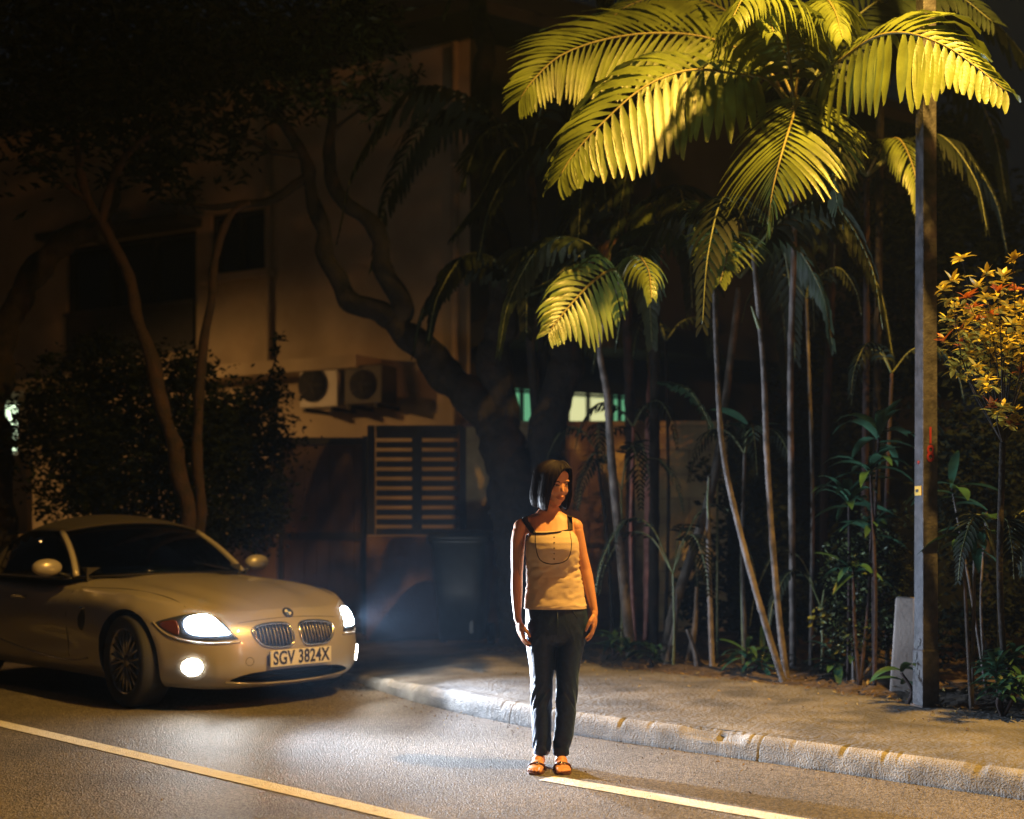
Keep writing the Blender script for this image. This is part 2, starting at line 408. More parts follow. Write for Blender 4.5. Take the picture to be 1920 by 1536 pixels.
# ------------------------------------------------------------------ house, boundary wall, gate, bin
def house():
    root = tag(empty('house', (-.51, 15.48, 0)), 'two storey cream house seen behind the trees and slatted gate', 'house')
    C = V((-.51, 15.48, 0)); A = V((-.8797, .4755, 0)); B = V((.848, .53, 0))    # corner, left wall dir, right wall dir
    NA = V((-.4755, -.8797, 0)); NB = V((.53, -.848, 0))                       # outward normals
    def panel(mb, o, d, n, s0, s1, z0, z1, t, back=0, m=0):
        a = o + d * s0 + n * back; b = o + d * s1 + n * back
        q = [a, b, b + n * t, a + n * t]
        vs = [(p.x - C.x, p.y - C.y, z) for z in (z0, z1) for p in q]
        mb.add(vs, [(0,3,2,1),(4,5,6,7),(0,1,5,4),(1,2,6,5),(2,3,7,6),(3,0,4,7)], m)
    # left facade, with a window hole; s measured from the corner
    def facade(holes, s0, s1, z0, z1, o, d, n, m, name):
        xs = sorted(set([s0, s1] + [h[0] for h in holes] + [h[1] for h in holes]))
        mb = MB()
        for a, b in zip(xs, xs[1:]):
            zz = [z0]
            for h in holes:
                if h[0] <= a and h[1] >= b: zz += [h[2], h[3]]
            zz.append(z1); zz.sort()
            for k in range(0, len(zz), 2):
                if zz[k+1] - zz[k] > .01: panel(mb, o, d, n, a, b, zz[k], zz[k+1], .22, -.22)
        return mb.build(name, m, root, smooth=False)
    def at(px, o=C, d=A):    # distance along the wall where a sight line meets it
        k = (px - 960) / F
        return (k * o.y - o.x) / (d.x - k * d.y)
    def zz(py, s, o=C, d=A): return CH - (py - HY) / F * (o.y + d.y * s)
    w1 = (at(502), at(396)); zt = zz(388, w1[0]); zb = zz(508, w1[0])
    w2 = (at(368), at(125)); zt2 = zz(430, w2[0]); zb2 = zz(655, w2[0])
    w3 = (at(32), at(-60)); zt3 = zz(752, w3[0]); zb3 = zz(850, w3[0])
    facade([(w1[0], w1[1], zb, zt), (w2[0], w2[1], zb2, zt2), (w3[0], w3[1], zb3, zt3)], 0, 12, 0, 7.15, C, A, NA, M['house'], 'wall')
    def window(o, d, n, s0, s1, z0, z1, pane, bars=(2, 1), bw=.05, fm='dark'):
        mb = MB()
        e = .03
        for k in range(bars[0] + 1):
            s = s0 + e + (s1 - s0 - 2*e) * k / bars[0]; panel(mb, o, d, n, s - bw/2, s + bw/2, z0 + .002, z1 - .002, .06, -.10)
        for k in range(bars[1] + 1):
            z = z0 + e + (z1 - z0 - 2*e) * k / bars[1]
            for q in range(bars[0]):
                a = s0 + e + (s1-s0-2*e) * q / bars[0] + bw/2; b = s0 + e + (s1-s0-2*e) * (q+1) / bars[0] - bw/2
                panel(mb, o, d, n, a, b, z - bw/2, z + bw/2, .05, -.095)
        wn = mb.build('window', M[fm], root, smooth=False)
        mb = MB(); panel(mb, o, d, n, s0, s1, z0, z1, .008, -.12); p = mb.build('pane', pane, None, smooth=False); p.parent = wn
        return wn
    darkglass = mat('dark_glass', (.012, .016, .016), .25)
    lit = mat('lit_curtain', (.8, .8, .7), .8, emit=(.66, .68, .34), estr=1.0)
    litw = mat('lit_pane', (.8, .8, .7), .8, emit=(.78, 1.0, .66), estr=2.2)
    litg = mat('lit_green', (.3, .7, .4), .8, emit=(.14, .46, .24), estr=.8)
    window(C, A, NA, w1[0], w1[1], zb, zt, darkglass)
    window(C, A, NA, w3[0], w3[1], zb3, zt3, litw, (3, 2), .04)
    # louvred bay over the drive
    wn = window(C, A, NA, w2[0], w2[1], zb2, zt2, darkglass, (3, 1))
    mb = MB()
    for k in range(46):
        s = w2[0] + .05 + (w2[1] - w2[0] - .1) * k / 45
        panel(mb, C, A, NA, s - .018, s + .018, zb2 + .05, zb2 + .62, .04, .01)
    panel(mb, C, A, NA, w2[0], w2[1], zb2 + .62, zb2 + .68, .06, .01); panel(mb, C, A, NA, w2[0], w2[1], zb2 - .01, zb2 + .05, .06, .01)
    o = mb.build('railing', M['louvre'], root, smooth=False)
    mb = MB()   # sills and hoods
    panel(mb, C, A, NA, w1[0] - .12, w1[1] + .1, zb - .10, zb, .16, .002)
    mb.build('sill', M['house'], root, smooth=False)
    mb = MB(); panel(mb, C, A, NA, w2[0] - .1, w2[1] + .1, zt2 + .02, zt2 + .12, .5, .002); mb.build('canopy', M['house_shade'], root, smooth=False)
    for k, px in enumerate((508, 858)):      # rainwater pipes
        s_ = at(px); q = C + A*s_ + NA*.06; mb = MB()
        mb.tube([(q.x - C.x, q.y - C.y, .3), (q.x - C.x, q.y - C.y, 7.1)], .045, 10)
        for z in (1.5, 4.1, 5.6): mb.tube([(q.x - C.x, q.y - C.y, z), (q.x - C.x, q.y - C.y, z + .05)], .058, 10)
        mb.build('drain_pipe', M['house'], root)
    # ledge between the storeys
    s1 = at(740); zl = zz(678, s1)
    mb = MB(); panel(mb, C, A, NA, at(715), 12, zl - .12, zl + .04, .55, .002); mb.build('ledge', M['house'], root, smooth=False)
    # right wing, its shade put into the wall colour
    s_a, s_b = at(955, C, B), at(1185, C, B); zr = zz(728, at(975, C, B), C, B); zr0 = zr - 1.1
    facade([(s_a, s_b, zr0, zr)], .0, 9, 0, 7.15, C, B, NB, M['house_shade'], 'wall')
    for a, b, m_ in ((955, 1012, litg), (1012, 1066, litg), (1066, 1150, lit), (1150, 1185, litg)):
        sa, sb = at(a, C, B), at(b, C, B)
        wn = window(C, B, NB, sa, sb, zr0, zr, m_, (2, 1), .03)
    mb = MB(); panel(mb, C, B, NB, .002, 9, zr + .45, zr + .75, .9, .002); mb.build('balcony', M['house_shade'], root, smooth=False)
    sa = at(1000, C, B); sb = at(1180, C, B)
    window(C, B, NB, .9, 2.3, 4.6, 5.7, darkglass)
    # roof: hipped slab with overhang
    mb = MB()
    pts = [C + NA*.5 + NB*.5, C + A*12.5 + NA*.5, C + A*12.5 + B*9.5, C + B*9.5 + NB*.5]
    top = [C + A*2.5 + B*2.5, C + A*10 + B*2.5, C + A*10 + B*7, C + A*2.5 + B*7]
    vs = [(p.x - C.x, p.y - C.y, 7.15) for p in pts] + [(p.x - C.x, p.y - C.y, 7.3) for p in pts] + [(p.x - C.x, p.y - C.y, 9) for p in top]
    fs = [(3,2,1,0)] + [(i, (i+1)%4, 4+(i+1)%4, 4+i) for i in range(4)] + [(4+i, 4+(i+1)%4, 8+(i+1)%4, 8+i) for i in range(4)] + [(8,9,10,11)]
    mb.add(vs, fs); mb.build('roof', M['roof'], root, smooth=False)

    # two air conditioner units hung under the ledge
    def ac(px0, px1, py0, py1, fan, label):
        s0, s1_ = at(px1), at(px0); z1 = zz(py0, s0); z0 = zz(py1, s0)
        c = C + A * ((s0 + s1_) / 2) + NA * .32
        ang = math.atan2(A.y, A.x) + pi
        r = tag(empty('air_conditioner', (c.x, c.y, z0), ang), label, 'air conditioner', 'air conditioner units on the house wall')
        wd = abs(s1_ - s0); h = z1 - z0
        mb = MB(); mb.box((0, 0, h/2), (wd, .34, h)); b = mb.build('casing', M['ac'] if fan else M['louvre'], r, smooth=False)  # second unit's shade is put into a darker casing colour
        mod = b.modifiers.new('b', 'BEVEL'); mod.width = .015; mod.segments = 2
        mb = MB(); R_ = h * .37; cx = -wd * .14 if fan else 0
        mb.tube([(cx, -.175, h*.5), (cx, -.19, h*.5)], R_, 32); mb.build('fan_cover', M['dark'], r)
        mb = MB()
        for k in range(5):
            rr = R_ * (k + 1) / 5
            ring = [(cx + rr*cos(a*pi/16), -.197, h*.5 + rr*sin(a*pi/16)) for a in range(33)]
            mb.tube(ring, .006, 5, cap=False)
        for k in range(5):
            a = k * 2*pi/5; mb.tube([(cx, -.197, h*.5), (cx + R_*cos(a), -.197, h*.5 + R_*sin(a))], .012, 5)
        mb.tube([(cx, -.19, h*.5), (cx, -.205, h*.5)], .05, 12)
        mb.build('grille', M['louvre'], r)
        mb = MB()
        for sx in (-1, 1): mb.box((sx * wd * .35, .06, -.03), (.04, .5, .05))
        mb.build('bracket', M['dark'], r, smooth=False)
    ac(606, 676, 685, 768, True, 'white outdoor unit with round dark fan fixed to the house wall')
    ac(688, 758, 690, 762, False, 'shaded outdoor unit right of the white fan unit')
house()

def boundary():
    Y = 13.0
    def X(px, y=Y): return (px - 960) / F * y
    def Z(py, y=Y): return CH - (py - HY) / F * y
    # block wall, right of the gate
    r = tag(empty('boundary_wall', (X(880), Y, 0)), 'tall yellow brown blockwork wall behind the palm stems', 'wall')
    mb = MB(); top = Z(799); courses = 9; h = (top - .05) / courses
    L0, L1 = 0, 2.62
    z = .0
    for c in range(courses):
        x = L0 - (.2 if c % 2 else 0)
        while x < L1:
            x0 = max(L0, x); x1 = min(L1, x + .40)
            if x1 - x0 > .03:
                o = rnd.uniform(-.004, .004)
                mb.box(((x0+x1)/2, .1 + o/2, .05 + h*(c+.5)), (x1-x0-.006, .2 - o, h - .007))
            x += .406
    mb.build('blockwork', M['block'], r, smooth=False)
    mb = MB(); mb.box(((L0+L1)/2, .102, top/2), (L1-L0-.01, .175, top - .01)); mb.build('mortar', M['wall_brown'], r, smooth=False)
    mb = MB(); mb.box(((L0+L1)/2, .1, top + .025), (L1-L0+.04, .25, .05)); mb.build('coping', M['block'], r, smooth=False)
    r = tag(empty('boundary_wall', (X(880) + 2.66, Y, 0)), 'wall closing the planting bed at the right, shade put into its colour', 'wall')
    mb = MB(); mb.box((3.6, .1, 1.1), (7.2, .2, 2.2)); mb.build('wall_face', mat('wall_shade', (.012, .014, .010), .95, var=.4, vscale=4, bump=.5, spec=.1), r, smooth=False)  # near black colour stands in for the shade over this wall
    mb = MB(); mb.box((3.6, .1, 2.225), (7.2, .26, .05)); mb.build('coping', M['roof'], r, smooth=False)
    # gate pier
    x0, x1 = X(876), X(942)
    r = tag(empty('gate_pier', ((x0+x1)/2, Y - .12, .0)), 'stained yellow pier between the slatted panel and the tree trunk', 'pier')
    mb = MB(); hh = Z(802, Y - .2); mb.box((0, 0, hh/2), (x1 - x0, .32, hh)); o = mb.build('pier_shaft', M['block'], r, smooth=False)
    mb = MB(); mb.box((0, 0, hh + .022), (x1 - x0 + .05, .37, .04)); mb.build('pier_cap', M['wall_brown'], r, smooth=False)
    # slatted panel over a low wall
    def slatted(px0, px1, py0, py1, cols, n, label, y=Y - .1):
        x0, x1 = X(px0, y), X(px1, y); z1, z0 = Z(py0, y), Z(py1, y)
        r = tag(empty('slatted_panel', ((x0+x1)/2, y, z0)), label, 'fence panel')
        w_ = x1 - x0; h = z1 - z0; fr = .065
        mb = MB()
        for k in range(cols + 1):
            xx = -w_/2 + fr/2 + (w_ - fr) * k / cols; mb.box((xx, 0, h/2), (fr * (1.5 if 0 < k < cols else 1.1), .06, h))
        for k in range(cols):
            a = -w_/2 + fr/2 + (w_ - fr) * k / cols + fr*.75; b = -w_/2 + fr/2 + (w_ - fr) * (k+1) / cols - fr*.75
            for z in (fr/2, h - fr/2): mb.box(((a+b)/2, 0, z), (b-a, .055, fr))
        mb.build('frame', M['gate_metal'], r, smooth=False)
        pitch = (h - 2*fr) / n
        for k in range(cols):
            mb = MB()
            a = -w_/2 + fr/2 + (w_ - fr) * k / cols + fr*.75 + .001; b = -w_/2 + fr/2 + (w_ - fr) * (k+1) / cols - fr*.75 - .001
            for i in range(n):
                z = fr + pitch * (i + .5)
                mb.box(((a+b)/2, .01, z + pitch*.17), (b-a, .02, pitch*.62))
            mb.build('slat_bay', M['gate_metal'], r, smooth=False)
    slatted(690, 874, 798, 1003, 2, 10, 'black slatted metal panel in two bays over a low brown wall')
    slatted(440, 522, 885, 1003, 2, 5, 'small slatted metal panel half hidden behind the dark bush')
    r = tag(empty('low_wall', (X(782), Y, 0)), 'low brown plastered wall under the slatted panel, behind the bin', 'wall')
    mb = MB(); h = Z(1006, Y - .15); mb.box((0, 0, h/2), (X(874) - X(690), .3, h)); mb.build('wall_face', M['wall_brown'], r, smooth=False)
    r = tag(empty('low_wall', (X(61), Y, 0)), 'low brown wall behind the parked car and bush', 'wall')
    mb = MB(); h = Z(1006, Y - .15); mb.box((0, 0, h/2), (X(522) - X(-400), .3, h)); mb.build('wall_face', M['wall_brown'], r, smooth=False)
    mb = MB(); mb.box((-1.6, .01, h + .42), (X(400) - X(-400) - 1.2, .16, .8)); mb.build('wall_top', M['house'], r, smooth=False)
    # solid vehicle gate
    x0, x1 = X(524), X(688)
    r = tag(empty('driveway_gate', ((x0+x1)/2, Y + .02, .13)), 'solid dark brown driveway gate left of the slatted panel', 'gate')
    mb = MB(); top = Z(818) - .13; k = 7
    for i in range(k):
        a = (x1 - x0) * (i / k - .5); mb.box((a + (x1-x0)/k/2, 0, top/2), ((x1-x0)/k - .002, .04 + .012*(i % 2), top - .12))
    mb.build('board_leaf', M['gate_board'], r, smooth=False)
    mb = MB()
    for sx in (-1, 1): mb.box((sx * ((x1-x0)/2 - .02), -.035, top/2), (.045, .05, top))
    for z in (.06, top*.5, top - .05): mb.box((0, -.03, z), (x1-x0-.09, .04, .07))
    mb.build('frame', M['gate_metal'], r, smooth=False)
boundary()

def wheelie_bin():
    c = P(868, 1213, 11.9); r = tag(empty('wheelie_bin', (c.x, c.y, .135), R(-8)), 'dark green wheelie bin with label standing before the low wall', 'bin')
    mb = MB()
    secs = [((0, 0, .06), .20, .22), ((0, 0, .5), .235, .265), ((0, -.01, .93), .27, .31), ((0, -.01, .96), .30, .34), ((0, -.01, .99), .30, .34)]
    mb.loft(secs, 32, power=5); mb.build('bin_body', M['bin'], r)
    mb = MB(); mb.loft([((0, -.015, .99), .31, .35), ((0, -.01, 1.02), .305, .345), ((0, .02, 1.065), .25, .28), ((0, .03, 1.075), .12, .15)], 32, power=5)
    mb.build('lid', M['bin'], r)
    mb = MB(); mb.tube([(-.24, .36, .97), (.24, .36, .97)], .018, 10)
    for sx in (-1, 1): mb.tube([(sx*.24, .30, .95), (sx*.24, .36, .97)], .02, 8)
    mb.build('handle', M['bin'], r)
    for sx in (-1, 1):
        mb = MB(); mb.tube([(sx*.20, .24, .10), (sx*.255, .24, .10)], .10, 20); mb.build('wheel', M['black'], r)
    mb = MB(); mb.box((-.09, -.268, .58), (.15, .006, .30)); o = mb.build('label_sticker', M['sticker'], r, smooth=False); o.rotation_euler = (R(-5.4), 0, 0); o.location = (0, .028, 0)
    mb = MB(); mb.box((.12, -.262, .5), (.03, .03, .78)); o = mb.build('rib', M['bin'], r, smooth=False); o.rotation_euler = (R(-5.4), 0, 0); o.location = (0, .02, 0)
wheelie_bin()
# ------------------------------------------------------------------ the roadster
CAR = (-2.06, 9.42, R(43.3))         # front axle centre on the ground, heading below +x
def car():
    cx, cy, ca = CAR
    root = tag(empty('parked_car', (cx, cy, 0), -ca), 'silver white two seat roadster with dark soft top and headlights on', 'car')
    M['paint'] = mat('paint', (.36, .33, .29), .34, metal=.25, coat=.7, spec=.5)
    M['chrome'] = mat('chrome', (.75, .74, .72), .16, metal=1)
    M['rubber'] = mat('rubber', (.012, .012, .012), .75)
    M['rim'] = mat('rim', (.30, .28, .26), .32, metal=.9)
    M['softtop'] = mat('softtop', (.022, .018, .013), .9, bump=.2, bscale=200)
    M['carglass'] = glass_mat('carglass', (.16, .18, .17))
    M['lampglass'] = mat('lampglass', (.05, .06, .08), .12, metal=.3, coat=1)
    M['amber'] = mat('amber', (.085, .024, .012), .2, coat=1)
    M['glow'] = mat('glow', (1, 1, 1), .5, emit=(.80, .90, 1.0), estr=230)
    M['fogglow'] = mat('fogglow', (1, 1, 1), .5, emit=(1.0, .93, .80), estr=60)
    M['plate'] = mat('plate', (.62, .60, .54), .45)
    M['interior'] = mat('interior', (.02, .017, .014), .8)

    plan = [(.805,0),(.80,.17),(.782,.34),(.735,.50),(.645,.64),(.515,.745),(.36,.82),(.18,.862),(0,.885),(-.35,.878),(-.8,.862),(-1.3,.860),(-1.8,.868),(-2.3,.888),(-2.6,.886),(-2.85,.84),(-3.05,.74),(-3.2,.52),(-3.27,.26),(-3.29,0)]
    half = catmull([(u, v, 0) for u, v in plan], 101)
    half[0].y = 0; half[-1].y = 0
    NH = len(half)
    loop = half + [V((p.x, -p.y, 0)) for p in half[-2:0:-1]]
    NL = len(loop)
    norm = []
    for i in range(NL):
        t = loop[(i+1) % NL] - loop[i-1]; t.normalize(); norm.append(V((t.y, -t.x, 0)) if True else 0)
    # outward check
    norm = [n if n.dot(p - V((-1.2, 0, 0))) > 0 else -n for n, p in zip(norm, loop)]
    zsU, zsZ = [-3.3, -2.9, -2.4, -1.8, -1.0, -.5, -.1, .2, .45, .62, .8], [.80, .83, .835, .80, .79, .785, .775, .745, .70, .655, .625]
    zcU, zcZ = [-3.2, -2.5, -1.0, -.75, -.4, 0, .3, .5, .62, .70], [.86, .90, .90, .888, .862, .815, .765, .715, .675, .645]
    zs = lambda u: smoothcurve(u, zsU, zsZ); zc = lambda u: smoothcurve(u, zcU, zcZ)
    frontin = lambda q: smoothcurve(q, [0, .08, .2, .38, .55, .68, .80, .91, 1], [.10, .045, .012, .0, .008, .022, .045, .080, .125])
    sidein = lambda q: smoothcurve(q, [0, .08, .2, .42, .6, .75, .88, 1], [.085, .045, .022, .004, .0, .012, .036, .085])
    zb = lambda p: interp(p.x, [-3.3, -2.6, -1.8, .3, .6, .81], [.26, .20, .165, .165, .15, .145])
    rows = []
    qs = [0, .05, .1, .17, .25, .33, .41, .49, .57, .64, .71, .77, .83, .88, .93, .97, 1]
    def ring(q):
        out = []
        for p, n in zip(loop, norm):
            f = max(0, min(1, (p.x - .1) / .55)); f = f*f*(3-2*f)
            b = zb(p); z = b + q * (zs(p.x) - b)
            ins = frontin(q) * f + sidein(q) * (1 - f)
            # door side crease: hollow between sill and beltline
            if -1.9 < p.x < -.45:
                k = sin(pi * (p.x + 1.9) / 1.45) ; ins += .022 * k * exp(-((z - .42) / .11) ** 2)
            # wheel arch lips bulge
            for ax in (0, -2.495):
                d = sqrt((p.x - ax) ** 2 + (z - .32) ** 2); ins -= .012 * exp(-((d - .37) / .05) ** 2) * (1 if abs(p.y) > .5 else 0)
            out.append(V((p.x - n.x * ins, p.y - n.y * ins, z)))
        return out
    for q in qs: rows.append(ring(q))
    sh = rows[-1]
    shh = sorted([(p.x, abs(p.y)) for p in sh[:NH]], key=lambda t: t[0])
    sx_, sy_ = [a for a, b in shh], [b for a, b in shh]
    vmax = lambda u: max(.02, interp(u, sx_, sy_))
    def top(u, v, zs_):
        rv = min(1, abs(v) / vmax(u))
        z = zs_ + (zc(u) - zs_) * (1 - rv ** 2.3)
        fw = max(0, min(1, (.62 - u) / .3))
        z += .016 * fw * exp(-((rv - .80) / .13) ** 2) - .010 * fw * exp(-((rv - .56) / .10) ** 2)
        # two hood ridges running from the grille to the screen pillars
        vr = .13 + (.72 - u) * .30
        z += .007 * exp(-((abs(v) - vr) / .035) ** 2) * max(0, min(1, (.74 - u) / .2)) * (1 if u > -.8 else 0)
        return z
    for r_ in (.975, .94, .89, .83, .76, .68, .59, .49, .38, .26, .13, .0):
        out = []
        for i, p in enumerate(sh):
            g = 1 - .5 * (1 - r_)
            u = -1.25 + (p.x + 1.25) * g; v = p.y * r_
            if abs(v) > vmax(u): v = vmax(u) * (1 if v > 0 else -1)
            w_ = max(0, min(1, (1 - r_) / .25)); zz = zs(p.x) * (1 - w_) + zs(u) * w_
            out.append(V((u, v, top(u, v, zz))))
        rows.append(out)
    mb = MB(); vs = [p for r_ in rows for p in r_]; fs = []
    for k in range(len(rows) - 1):
        for i in range(NL):
            j = (i+1) % NL; fs.append((k*NL+i, k*NL+j, (k+1)*NL+j, (k+1)*NL+i))
    mb.add(vs, fs)
    me = mb.mesh()
    bm = bmesh.new(); bm.from_mesh(me)
    bmesh.ops.remove_doubles(bm, verts=bm.verts, dist=.0004)
    be = [e for e in bm.edges if e.is_boundary]
    bmesh.ops.contextual_create(bm, geom=be)
    bmesh.ops.triangulate(bm, faces=[f for f in bm.faces if len(f.verts) > 4])
    bmesh.ops.recalc_face_normals(bm, faces=bm.faces)
    bm.to_mesh(me); bvh = BVHTree.FromBMesh(bm); bm.free()
    body = link_mesh('body', me, [M['paint'], M['black']], root)

    # camera ray -> car coordinates, used to lay lamps, lines and trim on the surface
    ux = V((cos(ca), -sin(ca), 0)); vx = V((sin(ca), cos(ca), 0)); O = V((cx, cy, 0))
    def tolocal(p): q = V(p) - O; return V((q.dot(ux), q.dot(vx), q.z))
    camL = tolocal((0, 0, CH))
    def hitpx(px, py):
        d = V(((px - 960) / F, 1, -(py - HY) / F)); d = V((d.dot(ux), d.dot(vx), d.z)).normalized()
        return bvh.ray_cast(camL, d)
    def hit(o, d):
        return bvh.ray_cast(V(o), V(d).normalized())
    def patch(outline, name, m, off=.004, mir=False, n=14, fn=None, parent=root, depth=.02):
        """fill an outline (list of parameters handed to fn) with a conforming grid and a rim"""
        pts = outline
        c = (sum(p[0] for p in pts) / len(pts), sum(p[1] for p in pts) / len(pts))
        vs = []; K = len(pts)
        for j in range(n + 1):
            t = j / n
            for p in pts:
                q = (c[0] + (p[0] - c[0]) * t, c[1] + (p[1] - c[1]) * t)
                h = fn(*q)
                if h[0] is None: h = (V((0.5, 0, .5)), V((1, 0, 0)))
                vs.append(h[0] + h[1] * off)
        fs = []
        for j in range(n):
            for i in range(K):
                i2 = (i+1) % K; fs.append((j*K+i, (j+1)*K+i, (j+1)*K+i2, j*K+i2))
        # rim going back into the body gives the part its thickness
        b = len(vs)
        for i, p in enumerate(pts):
            h = fn(*p)
            if h[0] is None: h = (V((0.5, 0, .5)), V((1, 0, 0)))
            vs.append(h[0] - h[1] * depth)
        for i in range(K): fs.append((n*K+i, b+i, b+(i+1) % K, n*K+(i+1) % K))
        if mir:
            vs = [V((v.x, -v.y, v.z)) for v in vs]; fs = [tuple(reversed(f)) for f in fs]
        mb = MB(); mb.add(vs, fs); return mb.build(name, m, parent)
    def smoothloop(pts, n):
        pts = [V((a, b, 0)) for a, b in pts]; K = len(pts); out = []
        for i in range(n):
            t = i / n * K; k = int(t); u = t - k
            a, b, c, d = pts[(k-1) % K], pts[k % K], pts[(k+1) % K], pts[(k+2) % K]
            q = .5 * ((2*b) + (c-a)*u + (2*a-5*b+4*c-d)*u*u + (3*b-a-3*c+d)*u**3); out.append((q.x, q.y))
        return out
    def frontfn(v, z):
        h = hit((3, v, z), (-1, 0, 0)); return (h[0], h[1])
    def pxfn(px, py):
        h = hitpx(px, py); return (h[0], h[1])
    def cornerfn(psi, z):      # from the side of the lamp, psi in degrees off straight ahead
        a = R(psi); d = V((cos(a), -sin(a), 0)); c = V((.15, -.30, z))
        h = hit(c + d * 3, -d); return (h[0], h[1])
    def on(psifn, pts, off=.004): 
        out = []
        for p in pts:
            h = psifn(*p)
            if h[0] is not None: out.append(h[0] + h[1] * off)
        return out

    # ---- cut-outs: wheel arches, kidneys, lower intake
    cut = MB()
    def prism(outline, x0, x1):
        K = len(outline); vs = [V((x0, a, b)) for a, b in outline] + [V((x1, a, b)) for a, b in outline]
        fs = [tuple(range(K)), tuple(range(2*K-1, K-1, -1))] + [(i, K+i, K+(i+1) % K, (i+1) % K) for i in range(K)]
        cut.add(vs, fs)
    kid = smoothloop([(.034, .475), (.036, .535), (.062, .568), (.16, .576), (.275, .566), (.332, .545), (.340, .520), (.315, .470), (.262, .432), (.15, .420), (.060, .428)], 44)
    for s in (1, -1): prism([(a*s, b) for a, b in kid], .60, 1.0)
    top_i = [(-.49, .220), (-.44, .240), (-.36, .256), (-.2, .268), (0, .271)]
    bot_i = [(-.50, .206), (-.42, .194), (-.2, .180), (0, .176)]
    intake = top_i + [(-a, b) for a, b in top_i[-2::-1]] + [(-a, b) for a, b in bot_i] + [(a, b) for a, b in bot_i[-2::-1]]
    intake = [(a, b) for a, b in intake]
    intake = intake[:len(intake)-1] if intake[0] == intake[-1] else intake
    prism(intake, .55, 1.0)
    for ax in (0, -2.495):
        for s in (1, -1):
            K = 40; vs = []; 
            for y in (.60, 1.05):
                vs += [V((ax + .352*cos(2*pi*k/K), s*y, .325 + .352*sin(2*pi*k/K))) for k in range(K)]
            cut.add(vs, [tuple(range(K)), tuple(range(2*K-1, K-1, -1))] + [(i, K+i, K+(i+1) % K, (i+1) % K) for i in range(K)])
    cm = cut.mesh(); b_ = bmesh.new(); b_.from_mesh(cm); bmesh.ops.recalc_face_normals(b_, faces=b_.faces); b_.to_mesh(cm); b_.free()
    co = link_mesh('cutter', cm, [M['black']], root, smooth=False)
    mod = body.modifiers.new('b', 'BOOLEAN'); mod.object = co; mod.operation = 'DIFFERENCE'; mod.solver = 'EXACT'; mod.material_mode = 'TRANSFER'; mod.use_self = True
    bpy.context.view_layer.update()
    me2 = eval_mods(body, 'body'); body.modifiers.clear(); body.data = me2
    bpy.data.objects.remove(co)
    bpy.context.view_layer.update()
    for p in me2.polygons: p.use_smooth = True
    mod = body.modifiers.new('e', 'EDGE_SPLIT'); mod.split_angle = R(38)

    # ---- kidneys
    for s in (1, -1):
        k = [(a*s, b) for a, b in kid]
        pts = on(frontfn, k + k[:1], .004)
        mb = MB(); mb.tube(pts, .011, 8, cap=False); sur = mb.build('grille_surround', M['chrome'], root)
        mb = MB()
        for i in range(10):
            a = .058 + i * .0282; zz = [b for q, b in kid if abs(q - a) < .02]
            z0, z1 = min(zz) + .006, max(zz) - .006
            h = [frontfn(a*s, z0 + (z1-z0)*t) for t in (0, .25, .5, .75, 1)]
            mb.tube([q[0] - V((.014, 0, 0)) for q in h], .0055, 6, flat=1.8, up=(0, 1, 0))
        mb.build('grille_bars', M['rim'], sur)
    mb = MB(); low = [(-.52, .204)] + bot_i[1:] + [(-a, b) for a, b in bot_i[-2::-1]]
    mb.tube(on(frontfn, [(a, b - .006) for a, b in low], .002), .007, 8); mb.build('lip_trim', M['paint'], root)
    mb = MB()
    for i in range(4):
        z = .21 + i * .022; mb.tube([(.66, -.40 + .02*i, z), (.70, 0, z), (.66, .40 - .02*i, z)], .004, 5)
    mb.build('intake_bars', M['black'], root)
    # emblem: black ring, blue and white quarters
    c = frontfn(0, .640)
    ec, en = c[0], c[1]; en = (en + V((0, 0, .25))).normalized()
    e1 = V((0, 1, 0)); e2 = en.cross(e1).normalized()
    def disc(r0, r1, off, a0=0, a1=360, n=24):
        mb = MB(); vs = []; K = n
        for k in range(K + 1):
            a = R(a0 + (a1-a0)*k/K)
            for r_, o in ((r0, off), (r1, off), (r1, off-.006)): vs.append(ec + e1*cos(a)*r_ + e2*sin(a)*r_ + en*o)
        mb.add(vs, [f for k in range(K) for f in ((3*k, 3*k+1, 3*k+4, 3*k+3), (3*k+1, 3*k+2, 3*k+5, 3*k+4))]); return mb
    em = disc(.026, .041, .010).build('emblem', M['black'], root)
    for q in range(4): disc(.0, .026, .0095, q*90, q*90+90, 8).build('emblem_quarter', M['white'] if q % 2 else M['blue'], em)
    # number plate
    pc = frontfn(0, .345)[0]
    pl = empty_child = None
    mb = MB(); mb.box((0, 0, 0), (.014, .52, .112)); pl = mb.build('number_plate', M['plate'], root, smooth=False)
    pl.location = (pc.x + .022, 0, .345)
    mod = pl.modifiers.new('b', 'BEVEL'); mod.width = .004; mod.segments = 2
    def text(s, size, m, parent, loc, rot, name, ext=.0015, bold=.012, sx=1):
        cu = bpy.data.curves.new(name, 'FONT'); cu.body = s; cu.size = size; cu.extrude = ext; cu.offset = bold * size
        cu.align_x = 'CENTER'; cu.align_y = 'CENTER'; cu.space_character = 1.05
        o = bpy.data.objects.new(name, cu); COL.objects.link(o); bpy.context.view_layer.update()
        me = eval_mods(o, name); bpy.data.objects.remove(o)
        o = link_mesh(name, me, m, parent, smooth=False); o.location = loc; o.rotation_euler = rot; o.scale = (sx, 1, 1)
        return o
    globals()['text'] = text
    t1 = text('SGV 3824X', .128, M['black'], pl, (.0088, 0, 0), (R(90), 0, R(90)), 'plate_number', sx=.75, bold=.020)
    mb = MB(); mb.box((-.012, 0, 0), (.02, .50, .09)); mb.build('plate_bracket', M['black'], pl, smooth=False)

